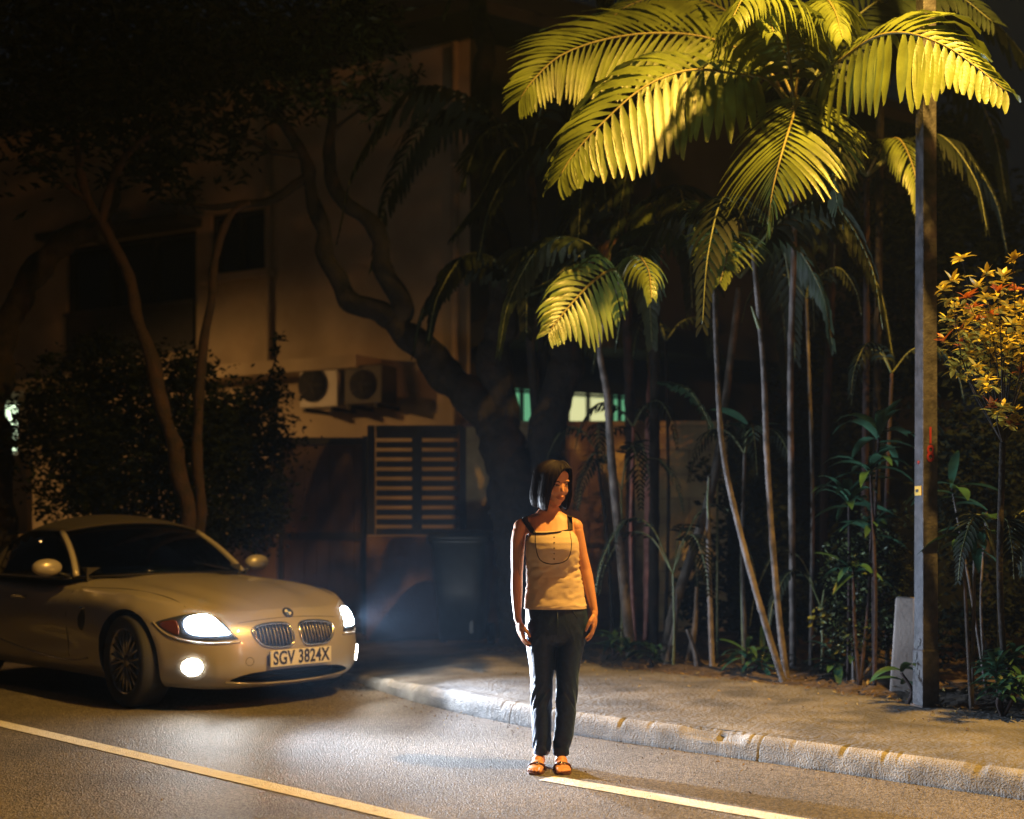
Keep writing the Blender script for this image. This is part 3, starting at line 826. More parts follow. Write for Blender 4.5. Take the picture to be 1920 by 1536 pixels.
    # ---- headlights (outline read off the near lamp, mirrored for the far one)
    hl = [(291, 1168), (318, 1159), (350, 1152.5), (385, 1151), (407, 1160), (425, 1175), (441, 1193), (446, 1199), (425, 1200), (395, 1202), (355, 1199), (322, 1190), (303, 1180)]
    hl = smoothloop(hl, 46)
    rim = [(286, 1166), (303, 1183), (322, 1194), (355, 1203), (395, 1207), (430, 1206), (452, 1204)]
    glow = smoothloop([(346, 1170), (352, 1160), (372, 1154.5), (392, 1156), (410, 1168), (424, 1182), (430, 1189), (408, 1191), (372, 1191), (352, 1184)], 34)
    amb = smoothloop([(298, 1169), (314, 1164), (330, 1164), (336, 1178), (334, 1191), (318, 1185), (306, 1178)], 20)
    drl = smoothloop([(378, 1194), (404, 1193.5), (428, 1193), (436, 1196.5), (420, 1198), (390, 1198.5)], 20)
    fog = [(361 + 21.5*cos(2*pi*k/28), 1251 + 17*sin(2*pi*k/28)) for k in range(28)]
    for mir in (False, True):
        h = patch(hl, 'headlight', M['lampglass'], .003, mir, fn=pxfn)
        patch(glow, 'projector_lens', M['glow'], .009, mir, fn=pxfn, parent=h, n=6)
        patch(amb, 'indicator_lens', M['amber'], .006, mir, fn=pxfn, parent=h, n=6)
        g = on(pxfn, rim, .002)
        if mir: g = [V((q.x, -q.y, q.z)) for q in g]
        mb = MB(); mb.tube(catmull(g, 30), .007, 8); mb.build('lamp_trim', M['paint'], h)
        f = patch(fog, 'fog_light', M['chrome'], .002, mir, fn=pxfn, n=5, depth=.03)
        patch([(361 + (a-361)*.93, 1251 + (b-1251)*.93) for a, b in fog], 'fog_lens', M['fogglow'], .007, mir, fn=pxfn, parent=f, n=5)
    # towing eye cover ring
    mb = MB(); mb.tube(on(frontfn, [(-.385 + .028*cos(a*pi/8), .335 + .028*sin(a*pi/8)) for a in range(17)], -.001), .0022, 5, cap=False); mb.build('tow_cover_seam', M['black'], root)
    # ---- shut lines
    seam = MB()
    for s in (1, -1):
        def topfn(u, v): 
            h = hit((u, v, 2), (0, 0, -1)); return h[0], h[1]
        pts = on(topfn, [(.42, -.66*s), (.30, -.665*s), (.1, -.69*s), (-.2, -.72*s), (-.5, -.745*s), (-.80, -.762*s)], .0)
        seam.tube(catmull(pts, 40), .003, 5)
        # line under the bonnet nose between the lamps
        # door edge
        side = [hit((-.86 - .05*(z-.5), -3*s, z), (0, s, 0))[0] for z in (.20, .3, .4, .5, .6, .7, .77)]
        seam.tube(side, .003, 5)
        side = [hit((-.42, -3*s, z), (0, s, 0))[0] for z in (.22, .3, .4, .5, .6)]
    pts = on(frontfn, [(v, .612 - .02*(abs(v)/.4)**2) for v in [-.42 + .84*i/30 for i in range(31)]], .0)
    seam.tube(pts, .0022, 5)
    seam.build('shut_lines', M['black'], root)
    # side vent with small repeater lamp, door handle, sill strip
    for s in (-1, 1):
        def sidefn(u, z, s=s): 
            h = hit((u, 3*s, z), (0, -s, 0)); return h[0], h[1]
        ou = smoothloop([(-.60, .66), (-.56, .56), (-.60, .50), (-.66, .52), (-.67, .60)], 20)
        vt = patch(ou, 'side_vent', M['black'], .003, False, fn=sidefn, n=4)
        ou = smoothloop([(-.60, .665), (-.60, .65), (-.66, .647), (-.66, .662)], 12)
        patch(ou, 'repeater_lamp', M['chrome'], .006, False, fn=sidefn, n=3, parent=vt)
        mb = MB(); mb.tube([hit((u, 3*s, .70), (0, -s, 0))[0] + V((0, .022*s*k, 0)) for u, k in ((-1.52, .4), (-1.56, 1), (-1.70, 1), (-1.74, .4))], .010, 8); mb.build('door_handle', M['paint'], root)
        mb = MB(); mb.tube(catmull([hit((u, 3*s, z), (0, -s, 0))[0] + V((0, .004*s, 0)) for u, z in ((-.55, .30), (-.8, .265), (-1.2, .27), (-1.6, .31), (-1.95, .36))], 30), .010, 8, flat=.6); mb.build('sill_crease', M['paint'], root)
    # ---- cabin: tub, glass, soft top
    def quad(rowsP, name, m, thick=.012, parent=root):
        nr, nc = len(rowsP), len(rowsP[0]); mb = MB()
        mb.add([p for r_ in rowsP for p in r_], [(i*nc+j, i*nc+j+1, (i+1)*nc+j+1, (i+1)*nc+j) for i in range(nr-1) for j in range(nc-1)])
        o = mb.build(name, m, parent); md = o.modifiers.new('s', 'SOLIDIFY'); md.thickness = thick; md.offset = 0
        return o
    def arc(uC, uS, vS, zC, zS, n=17, pw=2.2):   # across the car
        out = []
        for i in range(n):
            t = -1 + 2*i/(n-1); k = abs(t) ** pw
            out.append(V((uC + (uS-uC)*k, vS*t, zC + (zS-zC)*k)))
        return out
    base = arc(-.64, -.93, .735, .895, .872); topl = arc(-1.26, -1.40, .60, 1.262, 1.195)
    ws = [[base[i].lerp(topl[i], t) + V((.03*sin(pi*t), 0, .012*sin(pi*t))) for i in range(17)] for t in [k/8 for k in range(9)]]
    quad(ws, 'windscreen', M['carglass'], .006)
    fr = [ws[k][0] for k in range(9)] 
    for s in (0, 16):
        mb = MB(); mb.tube([ws[k][s] for k in range(9)], .021, 10, flat=1.3); mb.build('windscreen_pillar', M['paint'], root)
    mb = MB(); mb.tube([p + V((-.01, 0, .004)) for p in topl], .018, 8); mb.build('windscreen_header', M['softtop'], root)
    mb = MB(); mb.tube([p + V((-.02, 0, -.005)) for p in base], .016, 8); mb.build('cowl_seal', M['black'], root)
    # soft top
    rf = [arc(-1.24, -1.39, .61, 1.272, 1.20), arc(-1.45, -1.55, .635, 1.312, 1.205), arc(-1.75, -1.78, .645, 1.332, 1.20), arc(-2.05, -2.0, .645, 1.305, 1.16), arc(-2.30, -2.2, .65, 1.22, 1.08), arc(-2.52, -2.38, .67, 1.06, .97), arc(-2.66, -2.5, .70, .92, .87)]
    cols = list(zip(*rf)); dense = [catmull(c, 25) for c in cols]; rows2 = [list(x) for x in zip(*dense)]
    quad(rows2, 'soft_top', M['softtop'], .018)
    # side glass and quarter
    for s in (-1, 1):
        idx = 0 if s < 0 else 16
        up = [ws[8][idx]] + [rows2[k][idx] for k in (3, 6, 9, 12, 14, 16, 18, 20)]
        lo = [V((ws[0][idx].x - .08, s*.80, .845))] + [V((u, s*.805, .855)) for u in (-1.15, -1.35, -1.55, -1.75, -1.95, -2.1, -2.25, -2.38)]
        lo[0] = V((-.93, s*.765, .862))
        rws = [[a.lerp(b, t) for a, b in zip(lo, up)] for t in (0, .33, .66, 1)]
        quad([r_[:7] for r_ in rws], 'side_window', M['carglass'], .006)
        quad([r_[6:] for r_ in rws], 'soft_top_quarter', M['softtop'], .02)
        mb = MB(); mb.tube([V((-.93, s*.775, .858))] + [q + V((0, s*.008, 0)) for q in lo[1:]], .011, 8); mb.build('belt_seal', M['black'], root)
        # mirror
        mc = V((-1.0, s*.93, .94)); mb = MB()
        mb.ellipsoid(mc, (.062, .115, .066), n=20, k=12); mi = mb.build('door_mirror', M['paint'], root)
        mb = MB(); mb.tube([V((-.98, s*.77, .87)), V((-.99, s*.86, .905))], [.035, .022], 8, flat=.5); mb.build('mirror_arm', M['black'], mi)
        mb = MB(); mb.tube([mc + V((-.045, 0, 0)), mc + V((-.056, 0, 0))], .05, 14, flat=1.7, up=(0, 0, 1)); mb.build('mirror_glass', M['chrome'], mi)
        if s: pass
    # interior
    mb = MB(); mb.box((-1.0, 0, .885), (.25, 1.36, .10)); mb.build('dashboard', M['interior'], root, smooth=False)
    for s in (-1, 1):
        mb = MB(); mb.loft([((-1.75, .36*s, .84), .07, .21), ((-1.80, .36*s, 1.0), .055, .19), ((-1.83, .36*s, 1.06), .05, .12), ((-1.84, .36*s, 1.16), .045, .11), ((-1.84, .36*s, 1.19), .02, .08)], 16, power=3)
        mb.build('seat', mat('seat_cloth', (.10, .085, .065), .8) if s > 0 else bpy.data.materials['seat_cloth'] if 'seat_cloth' in bpy.data.materials else M['interior'], root)
    mb = MB(); mb.tube([V((-1.18 + .06*cos(a*pi/12), -.36 + .18*sin(a*pi/12), .95 + .16*cos(a*pi/12))) for a in range(25)], .012, 6, cap=False); mb.build('steering_wheel', M['interior'], root)
    mb = MB(); mb.box((-1.30, 0, 1.17), (.03, .20, .055)); mb.build('rear_view_mirror', M['interior'], root, smooth=False)
    # wipers
    for a, b in (((-.70, .45, .905), (-.80, -.05, .955)), ((-.70, .02, .912), (-.86, -.48, .94))):
        mb = MB(); mb.tube([V(a), V(a).lerp(V(b), .5) + V((.01, 0, .02)), V(b)], .007, 6); mb.build('wiper', M['black'], root)
    # ---- wheels
    def wheel(u, s, steer=0):
        r = empty('wheel', (u, s*.775, .318), R(steer)); r.parent = root
        mb = MB(); prof = [(.225, -.10), (.245, -.108), (.30, -.112), (.314, -.095), (.318, -.06), (.318, .06), (.314, .095), (.30, .112), (.245, .108), (.225, .10)]
        K = 56; vs = []; fs = []
        for k in range(K):
            a = 2*pi*k/K
            for (rr, y) in prof: vs.append((rr*cos(a), y, rr*sin(a)))
        n = len(prof)
        for k in range(K):
            k2 = (k+1) % K
            for j in range(n-1): fs.append((k*n+j, k*n+j+1, k2*n+j+1, k2*n+j))
        mb.add(vs, fs); mb.build('tyre', M['rubber'], r)
        mb = MB(); vs = []; fs = []; prof = [(.235, s*.104), (.226, s*.100), (.212, s*.085), (.205, s*.02), (.205, -s*.09)]; n = len(prof)
        for k in range(K):
            a = 2*pi*k/K
            for (rr, y) in prof: vs.append((rr*cos(a), y, rr*sin(a)))
        for k in range(K):
            k2 = (k+1) % K
            for j in range(n-1): fs.append((k*n+j, k*n+j+1, k2*n+j+1, k2*n+j))
        mb.add(vs, fs)
        for k in range(10):       # ten pairs of thin crossed spokes
            a = 2*pi*k/10
            for da in (-.16, .16):
                p0 = V((.045*cos(a), s*.078, .045*sin(a))); p1 = V((.215*cos(a+da), s*.088, .215*sin(a+da)))
                mb.tube([p0, p0.lerp(p1, .5) + V((0, s*.004, 0)), p1], [.011, .009, .008], 6)
        mb.tube([(0, s*.05, 0), (0, s*.084, 0)], [.055, .042], 20)
        mb.build('rim', M['rim'], r)
        mb = MB(); mb.tube([(0, -s*.02, 0), (0, s*.0, 0)], .15, 30); mb.build('brake_disc', M['gate_metal'], r)
    wheel(0, -1, -5); wheel(0, 1, -5); wheel(-2.495, -1); wheel(-2.495, 1)
    # ---- lamps' own light
    def spot(near, v, z, W, size, blend, pitch, yaw, col=XENON, rad=.04):
        ld = bpy.data.lights.new('headlight_beam', 'SPOT'); ld.energy = W; ld.color = col; ld.spot_size = R(size); ld.spot_blend = blend; ld.shadow_soft_size = rad
        o = bpy.data.objects.new('headlight_beam', ld); COL.objects.link(o); o.parent = root
        h = frontfn(v, z)[0]; x = h.x if h else .6
        o.location = (.86 if near else x + .09, v, z)
        d = V((cos(R(yaw)) * cos(R(pitch)), sin(R(yaw)) * cos(R(pitch)), -sin(R(pitch))))
        o.rotation_euler = d.to_track_quat('-Z', 'Y').to_euler()
    for s in (-1, 1):
        spot(1, .60*s, .575, HEAD_W * .85, 56, .95, 8, -2)
        spot(0, .60*s, .575, HEAD_W * (4.6 if s < 0 else 2.0), 54, .95, -3, 1 if s < 0 else -14)
        spot(0, .60*s, .575, HEAD_W * 1.3, 100, .8, -12, 14, (.58, .74, 1.0))
        spot(0, .60*s, .33, HEAD_W * .05, 110, .9, 2, 0, (1, .93, .82))
    return root
car()
# ------------------------------------------------------------------ palms
def frond(name, ctrl, parent, L=.48, W=.030, n=44, droop=.9, fwd=.55, start=.15, m='frond', lift=.15, roll=0, seed=0, jag=True, rr=.010, sides=(1, -1), dry=0):
    rn = random.Random(seed * 91 + 5)
    pts = catmull(ctrl, 40); mb = MB()
    mb.tube(pts, [rr * (1 - .8 * i / 39) + .0015 for i in range(40)], 6, m=1)
    total = sum((pts[i+1]-pts[i]).length for i in range(39))
    for i in range(n):
        t = start + (1 - start) * (i / (n - 1)) ** .96; x = t * 39; k = min(int(x), 38); u = x - k
        p = pts[k].lerp(pts[k+1], u); T = (pts[k+1] - pts[k]).normalized()
        Sd = T.cross(V((0, 0, 1)))
        if Sd.length < .05: Sd = V((1, 0, 0))
        Sd.normalize(); Nn = Sd.cross(T).normalized()
        if roll:
            q = Matrix.Rotation(R(roll), 3, T); Sd = q @ Sd; Nn = q @ Nn
        tt = (t - start) / (1 - start)
        prof = (.55 + .45 * sin(pi * min(1, tt * 1.25 + .08))) * (1 - .52 * max(0, tt - .55) / .45)
        for sd in sides:
            if rn.random() < .03: continue
            f = fwd + .45 * tt + rn.uniform(-.05, .05)
            d = (Sd * sd + T * f + Nn * (lift + rn.uniform(-.05, .05))).normalized()
            ln = L * prof * rn.uniform(.90, 1.07); wd = W * (1.15 - .55 * tt) * rn.uniform(.85, 1.15)
            seg = 5; q = V(p); vs = []; dr = droop * rn.uniform(.85, 1.15)
            wprof = [.20, .80, 1.08, 1.05, .78, .26 if jag else .04]
            for j in range(seg + 1):
                s = j / seg
                dd = (d * (1 - min(.92, dr * s * .62)) + V((0, 0, -1)) * dr * s * .95).normalized()
                if j: q = q + dd * (ln / seg)
                wv = T - dd * T.dot(dd)
                if wv.length < .05: wv = Sd - dd * Sd.dot(dd)
                wv.normalize(); nn = wv.cross(dd)
                h = wd * wprof[j]
                jj = rn.uniform(-.03, .03) * ln if (jag and j == seg) else 0
                vs += [q + wv * h + dd * jj, q + nn * h * .22 * sd, q - wv * h - dd * jj]
            fs = []
            for j in range(seg): fs += [(3*j, 3*j+1, 3*j+4, 3*j+3), (3*j+1, 3*j+2, 3*j+5, 3*j+4)]
            mb.add(vs, fs, 0)
    return mb.build(name, [M[m], M['rachis' if m == 'frond' else 'stem_green']], parent)

def shift(ob, root):       # parent while keeping the mesh in world coordinates
    ob.parent = root; ob.matrix_parent_inverse = root.matrix_basis.inverted()

def palm_stem(pts, r0, r1, root, m='stem', name='trunk', ring=.11, n=10):
    c = catmull(pts, 90); mb = MB(); acc = 0; rad = []
    for i, p in enumerate(c):
        if i: acc += (p - c[i-1]).length
        b = exp(-((acc % ring) / .012) ** 2); rad.append((r0 + (r1 - r0) * i / 89) * (1 + .16 * b + nz(p.x, p.y, p.z, 9) * .10))
    mb.tube(c, rad, n); o = mb.build(name, M[m], None); shift(o, root); return o

PALMN = [0]
def palm(label, base, stem, r0, r1, fronds, m='stem', group='slender palms of the roadside clump', shaft=None):
    PALMN[0] += 1
    root = tag(empty('palm_tree', tuple(base)), label, 'palm', group)
    if stem: palm_stem(stem, r0, r1, root, m)
    if shaft:
        mb = MB(); c = catmull(shaft[0], 14); mb.tube(c, [shaft[1] * (1 - .35*i/13) for i in range(14)], 10); o = mb.build('crownshaft', M[shaft[2] if len(shaft) > 2 else 'stem_green'], None); shift(o, root)
    for i, f in enumerate(fronds):
        kw = dict(f[1]); kw.setdefault('seed', PALMN[0] * 17 + i)
        o = frond('frond', f[0], None, **kw); shift(o, root)
    return root

def arc_frond(c, az, ln, rise=.5, drop=.6, k=4):
    "control points of a frond leaving c towards azimuth az (degrees), rising then dropping"
    a = R(az); d = V((cos(a), sin(a), 0)); c = V(c)
    return [c, c + d*ln*.28 + V((0, 0, rise*ln*.55)), c + d*ln*.62 + V((0, 0, rise*ln*.62)), c + d*ln*.9 + V((0, 0, rise*ln*.3 - drop*ln*.35)), c + d*ln + V((0, 0, -drop*ln*.75))]

def Pg(px, py, Y): return P(px, py, Y)

def palms():
    # --- the lit palm: crown spreads under the lamp
    cA = P(1482, 190, 8.8)
    A = [
     # big left frond, arching over towards the road
     ([P(1478, 200, 8.8), P(1440, 150, 8.6), P(1375, 138, 8.4), P(1290, 132, 8.25), P(1205, 165, 8.15), P(1125, 235, 8.08), P(1075, 290, 8.05), P(1050, 330, 8.05)], dict(L=.62, W=.039, n=29, droop=.85, start=.20, fwd=.42, lift=0, roll=-62)),
     # upper left frond behind it
     ([P(1478, 190, 8.9), P(1425, 115, 8.9), P(1330, 72, 8.9), P(1230, 62, 8.85), P(1130, 75, 8.8), P(1050, 105, 8.7), P(1000, 150, 8.6), P(975, 185, 8.6)], dict(L=.66, W=.020, n=42, droop=.5, start=.12, fwd=.65, lift=0, roll=-62)),
     # frond rising over the crown, towards the lamp
     ([P(1490, 200, 8.75), P(1480, 110, 8.5), P(1470, 40, 8.2), P(1440, -10, 7.9), P(1400, -10, 7.6), P(1375, 30, 7.4)], dict(L=.60, W=.022, n=40, droop=1.2, start=.12, fwd=.5)),
     ([P(1490, 200, 8.8), P(1478, 120, 8.7), P(1450, 60, 8.45), P(1425, 10, 8.1), P(1430, 0, 7.9), P(1450, 60, 7.6)], dict(L=.42, W=.022, n=42, droop=1.0, start=.25, fwd=.5)),
     ([P(1488, 200, 8.8), P(1500, 110, 8.7), P(1520, 40, 8.5), P(1545, 0, 8.2), P(1565, 20, 7.9), P(1580, 70, 7.7)], dict(L=.40, W=.024, n=40, droop=1.0, start=.2, fwd=.5)),
     # right frond over the lamp post
     ([P(1490, 205, 8.8), P(1530, 150, 8.5), P(1580, 110, 8.1), P(1640, 70, 7.75), P(1700, 62, 7.5), P(1770, 85, 7.35), P(1830, 125, 7.25), P(1885, 170, 7.2)], dict(L=.54, W=.037, n=27, droop=.85, start=.16, fwd=.42, lift=0, roll=62)),
     # frond hanging down in front
     ([P(1492, 205, 8.75), P(1496, 180, 8.5), P(1488, 215, 8.2), P(1468, 280, 8.0), P(1450, 350, 7.95), P(1440, 420, 7.95)], dict(L=.60, W=.018, n=38, droop=.6, start=.10, fwd=.35, lift=-.1)),
     ([P(1486, 180, 9.0), P(1440, 90, 9.1), P(1360, 20, 9.2), P(1270, -10, 9.2), P(1180, 10, 9.2), P(1120, 60, 9.2)], dict(L=.55, W=.022, n=40, droop=.6, start=.1, fwd=.6, roll=-50)),
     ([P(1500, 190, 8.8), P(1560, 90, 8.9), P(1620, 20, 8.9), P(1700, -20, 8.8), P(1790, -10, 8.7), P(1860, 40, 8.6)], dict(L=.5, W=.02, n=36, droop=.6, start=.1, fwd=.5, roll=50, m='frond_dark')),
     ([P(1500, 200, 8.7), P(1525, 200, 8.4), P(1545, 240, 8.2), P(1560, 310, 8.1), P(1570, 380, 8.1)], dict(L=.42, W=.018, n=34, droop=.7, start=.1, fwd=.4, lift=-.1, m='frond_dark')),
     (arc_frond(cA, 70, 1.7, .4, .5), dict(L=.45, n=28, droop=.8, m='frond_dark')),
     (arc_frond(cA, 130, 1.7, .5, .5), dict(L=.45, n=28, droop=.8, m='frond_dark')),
    ]
    palm('tallest palm with big golden lit fronds arching over the pavement', (2.13, 9.72, .15),
         [P(1487, 1262, 9.72), P(1485, 1000, 9.6), P(1482, 700, 9.4), P(1489, 430, 9.1), P(1484, 200, 8.8)], .026, .020, A, 'stem', shaft=([P(1489, 400, 9.1), P(1484, 290, 8.95), P(1482, 195, 8.8)], .038))
    # --- palm with the bright lower left frond
    cB = P(1165, 520, 9.0)
    palm('thin leaning palm with a small yellow lit frond behind the woman', (.97, 10.35, .15),
         [P(1185, 1245, 10.35), P(1166, 1060, 10.2), P(1148, 880, 9.9), P(1138, 740, 9.6), P(1125, 640, 9.3), P(1165, 520, 9.0)], .044, .014,
         [([cB, P(1150, 505, 8.7), P(1115, 525, 8.5), P(1080, 560, 8.35), P(1050, 595, 8.25), P(1030, 622, 8.2)], dict(L=.42, W=.024, n=20, droop=.85, start=.15, fwd=.45, roll=-60)),
          ([cB, P(1140, 500, 10.0), P(1090, 480, 9.9), P(1040, 520, 9.8), P(995, 545, 9.8)], dict(L=.30, W=.02, n=26, droop=.8, m='frond_dark')),
          ([cB, P(1190, 480, 8.7), P(1215, 505, 8.3), P(1222, 560, 8.1)], dict(L=.26, W=.024, n=18, droop=1.1, m='frond')),
          (arc_frond(cB, 70, .9, .5, .5), dict(L=.3, n=22, m='frond_dark')), (arc_frond(cB, 150, 1.0, .5, .6), dict(L=.3, n=24, m='frond_dark'))])
    # --- red stemmed palm with a dark crown
    cC = P(1236, 470, 11.0)
    palm('palm with a thick reddish stem and dark crown right of the lit window', (1.24, 11.5, .15),
         [P(1216, 1200, 11.5), P(1216, 1000, 11.5), P(1219, 780, 11.4), P(1224, 680, 11.3), P(1236, 470, 11.0)], .046, .030,
         [([cC, P(1250, 400, 10.8), P(1232, 370, 10.5), P(1205, 400, 10.3), P(1185, 430, 10.3)], dict(L=.34, W=.026, n=26, droop=1.0, m='frond'))] +
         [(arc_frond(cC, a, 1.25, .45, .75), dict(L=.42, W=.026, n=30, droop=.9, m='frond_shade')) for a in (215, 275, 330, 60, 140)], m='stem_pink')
    # dead brown spathe cluster on the pair of stout stems
    cD = P(1168, 380, 10.9)
    r = palm('stout palm with orange brown dead sheaths under the golden frond', (1.0, 11.3, .15),
         [P(1180, 1225, 11.3), P(1182, 900, 11.2), P(1176, 600, 11.1), P(1168, 440, 11.0)], .035, .045,
         [(arc_frond(cD, a, 1.3, .5, .6), dict(L=.42, n=28, m='frond_shade')) for a in (200, 250, 110)] +
         [(arc_frond(P(1180, 470, 10.9), a, .5, .1, 1.6), dict(L=.22, n=20, m='frond_dry', W=.018, droop=1.4)) for a in (200, 240, 180, 280)], m='bark_red',
         shaft=([P(1166, 470, 11.0), P(1168, 400, 10.95), P(1170, 360, 10.9)], .05, 'frond_dry'))
    # --- four slender stems of the clump
    cE = P(1340, 500, 9.2)
    palm('slender palm leaning left, its stem rising from beside the lit stem', (1.92, 9.04, .15),
         [P(1470, 1283, 9.04), P(1432, 1160, 9.05), P(1388, 1000, 9.1), P(1356, 850, 9.15), P(1345, 700, 9.2), P(1338, 500, 9.2)], .025, .016,
         [([cE, P(1345, 430, 9.0), P(1322, 400, 8.8), P(1300, 420, 8.7)], dict(L=.34, W=.012, n=26, droop=.8, roll=-50)),
          ([cE, P(1350, 440, 8.9), P(1360, 440, 8.7), P(1362, 480, 8.5), P(1350, 530, 8.4)], dict(L=.36, W=.013, n=28, droop=.6, fwd=.5)),
          ([cE, P(1360, 450, 8.8), P(1350, 470, 8.6), P(1338, 520, 8.5)], dict(L=.24, W=.020, n=18, droop=1.0)),
          (arc_frond(cE, 150, 1.0, .5, .7), dict(L=.34, n=26, m='frond_dark')), (arc_frond(cE, 10, .9, .4, .8), dict(L=.34, n=26, m='frond_dark'))])
    cF = P(1412, 470, 8.9)
    palm('slender palm with a pale blue lit stem forked near its top', (1.955, 9.13, .15),
         [P(1476, 1280, 9.13), P(1462, 1170, 9.13), P(1447, 1000, 9.1), P(1437, 830, 9.05), P(1432, 700, 9.0), P(1424, 600, 8.95), P(1412, 470, 8.9)], .025, .017,
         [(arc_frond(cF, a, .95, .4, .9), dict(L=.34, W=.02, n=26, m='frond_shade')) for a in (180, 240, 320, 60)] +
         [([P(1424, 615, 8.95), P(1415, 590, 8.9), P(1409, 574, 8.88)], dict(L=.03, n=4, rr=.016, W=.004, m='frond_shade'))])
    palm('pale slanting stem crossing behind the left leaning palm', (1.23, 10.16, .15),
         [P(1246, 1245, 10.16), P(1262, 1150, 10.16), P(1300, 1030, 10.2), P(1338, 900, 10.2), P(1364, 720, 10.2), P(1386, 540, 10.2)], .045, .026,
         [(arc_frond(P(1388, 520, 10.2), a, 1.2, .5, .8), dict(L=.4, n=28, m='frond_shade')) for a in (190, 330, 60)], m='stem_dim')
    palm('short cut palm stem with green tip beside the slanting stem', (1.5, 9.72, .15),
         [P(1336, 1262, 9.72), P(1332, 1150, 9.72), P(1328, 1010, 9.7), P(1330, 892, 9.7)], .022, .015,
         [([P(1330, 1000, 9.7), P(1327, 940, 9.68), P(1329, 895, 9.66)], dict(L=.03, n=4, W=.004, m='frond_dark'))], m='stem')
    palm('dim reddish brown stem right of the clump', (2.7, 11.0, .15),
         [P(1545, 1160, 11), P(1545, 950, 11), P(1550, 760, 11), P(1562, 480, 10.8), P(1578, 260, 10.6), P(1592, 180, 10.5)], .036, .032,
         [(arc_frond(P(1592, 180, 10.5), a, 1.6, .5, .6), dict(L=.45, n=30, m='frond_shade')) for a in (20, 100, 330)], m='bark_red')
    # fine leaved dark palm, right of the clump
    cG = P(1625, 330, 9.6)
    palm('dark palm with thin drooping leaflets left of the lamp post', (2.75, 9.7, .15),
         [P(1620, 1280, 9.7), P(1622, 900, 9.7), P(1625, 600, 9.65), P(1625, 335, 9.6)], .030, .022,
         [(arc_frond(cG, a, l, .35, .8), dict(L=.36, W=.012, n=34, droop=1.0, m='frond_shade' if a != 285 else 'frond')) for a, l in ((200, 1.0), (240, .9), (285, .7), (320, .9), (350, 1.0), (90, 1.0))], m='bark_red')
    # far palms: dim ones at the left of the clump and above
    cH = P(990, 300, 11.5)
    palm('dim palm before the house corner with a faintly lit side frond', (.25, 12.3, .15),
         [P(1010, 1190, 12.3), P(1020, 800, 12.2), P(1010, 500, 11.9), P(990, 300, 11.5)], .05, .04,
         [([cH, P(980, 240, 11.4), P(940, 235, 11.2), P(900, 260, 11.1), P(880, 310, 11.0), P(870, 350, 11.0)], dict(L=.36, W=.022, n=32, droop=.5, m='frond_shade')),
          ([cH, P(950, 280, 11.2), P(900, 370, 11.1), P(850, 440, 11.0)], dict(L=.4, W=.02, n=30, droop=1.1, m='frond_shade'))] +
         [(arc_frond(cH, a, 1.7, .5, .6), dict(L=.48, n=34, m='frond_shade')) for a in (150, 195, 290)], m='bark')
    cI = P(985, 560, 11.3)
    palm('low dark palm crown in front of the stout tree trunk', (.2, 12.0, .15),
         [P(1000, 1200, 12.0), P(1005, 850, 11.8), P(990, 570, 11.3)], .045, .035,
         [(arc_frond(cI, a, 1.0, .5, .6), dict(L=.36, n=30, m='frond_shade')) for a in (175, 215, 270, 320)], m='bark')
    # fronds of a palm standing higher than the picture
    cJ = P(1230, -110, 10.4)
    palm('tall palm whose lowest fronds show at the top edge', (1.2, 10.9, .15),
         [P(1225, 1215, 10.9), P(1228, 700, 10.7), P(1230, 200, 10.5), P(1230, -100, 10.4)], .045, .035,
         [(arc_frond(cJ, a, 1.7, .2, .45), dict(L=.5, W=.028, n=34, m='frond' if a in (250,) else 'frond_dark', droop=1.1)) for a in (185, 225, 250, 275, 315)], m='bark')
    cK = P(1640, -60, 9.9)
    palm('palm with two green crown stems showing above the right frond', (2.9, 10.4, .15),
         [P(1640, 1270, 10.4), P(1645, 700, 10.2), P(1650, 200, 10), P(1640, -60, 9.9)], .03, .03,
         [(arc_frond(cK, a, 1.5, .3, .5), dict(L=.4, W=.022, n=30, m='frond_shade')) for a in (200, 250, 340)], m='bark', shaft=([P(1655, 160, 10), P(1652, 60, 10), P(1640, -60, 9.9)], .06))
    # little palms and seedlings in the bed
    for i_, (lab, base, top, yy, mm) in enumerate((('thin dark stem with small tuft between wall and leaning palm', (1150, 1235), (1118, 842), 11.0, 'bark'), ('thin pinkish stem close left of the red palm stem', (1192, 1240), (1187, 800), 10.8, 'stem_pink'), ('thin dark stem close right of the red palm stem', (1246, 1235), (1248, 640), 11.2, 'bark'), ('thin grey stem between slanting stem and lit stem', (1402, 1270), (1396, 850), 9.9, 'stem_dim'), ('thin dim stem right of the straight grey stem', (1520, 1275), (1512, 560), 9.9, 'stem_dim'), ('thin dark stem in the black foliage left of the post', (1665, 1290), (1672, 700), 9.3, 'bark_red'))):
        c_ = P(*top, yy); b0 = P(*base, yy)
        palm(lab, (b0.x, b0.y, .15), [b0, b0.lerp(c_, .5) + V((.03 * (-1) ** i_, 0, 0)), c_], .018, .012, [(arc_frond(c_, a_, .5, .6, .5), dict(L=.18, W=.010, n=18, m='frond_shade', rr=.005, jag=False)) for a_ in (20 + 40*i_, 150 + 40*i_, 270 + 40*i_)], mm)
    def small(label, px, py, Y, n, ln, L, m='frond_shade', W=.018, up=1.0, seed=0):
        c = P(px, py, Y); rn = random.Random(seed)
        fr = []
        for i in range(n):
            fr.append((arc_frond(c, 360*i/n + rn.uniform(-20, 20), ln*rn.uniform(.75, 1.15), up*rn.uniform(.7, 1.4), .4), dict(L=L*.8, W=W*.6, n=20, m=m, rr=.005, start=.25, jag=False, droop=.5)))
        palm(label, (c.x, c.y, .15), [V((c.x, c.y, .1)), V((c.x+.01, c.y, (c.z+.1)/2)), c] if c.z > .4 else None, .012, .009, fr, 'stem_green', 'low palms and seedlings of the bed')
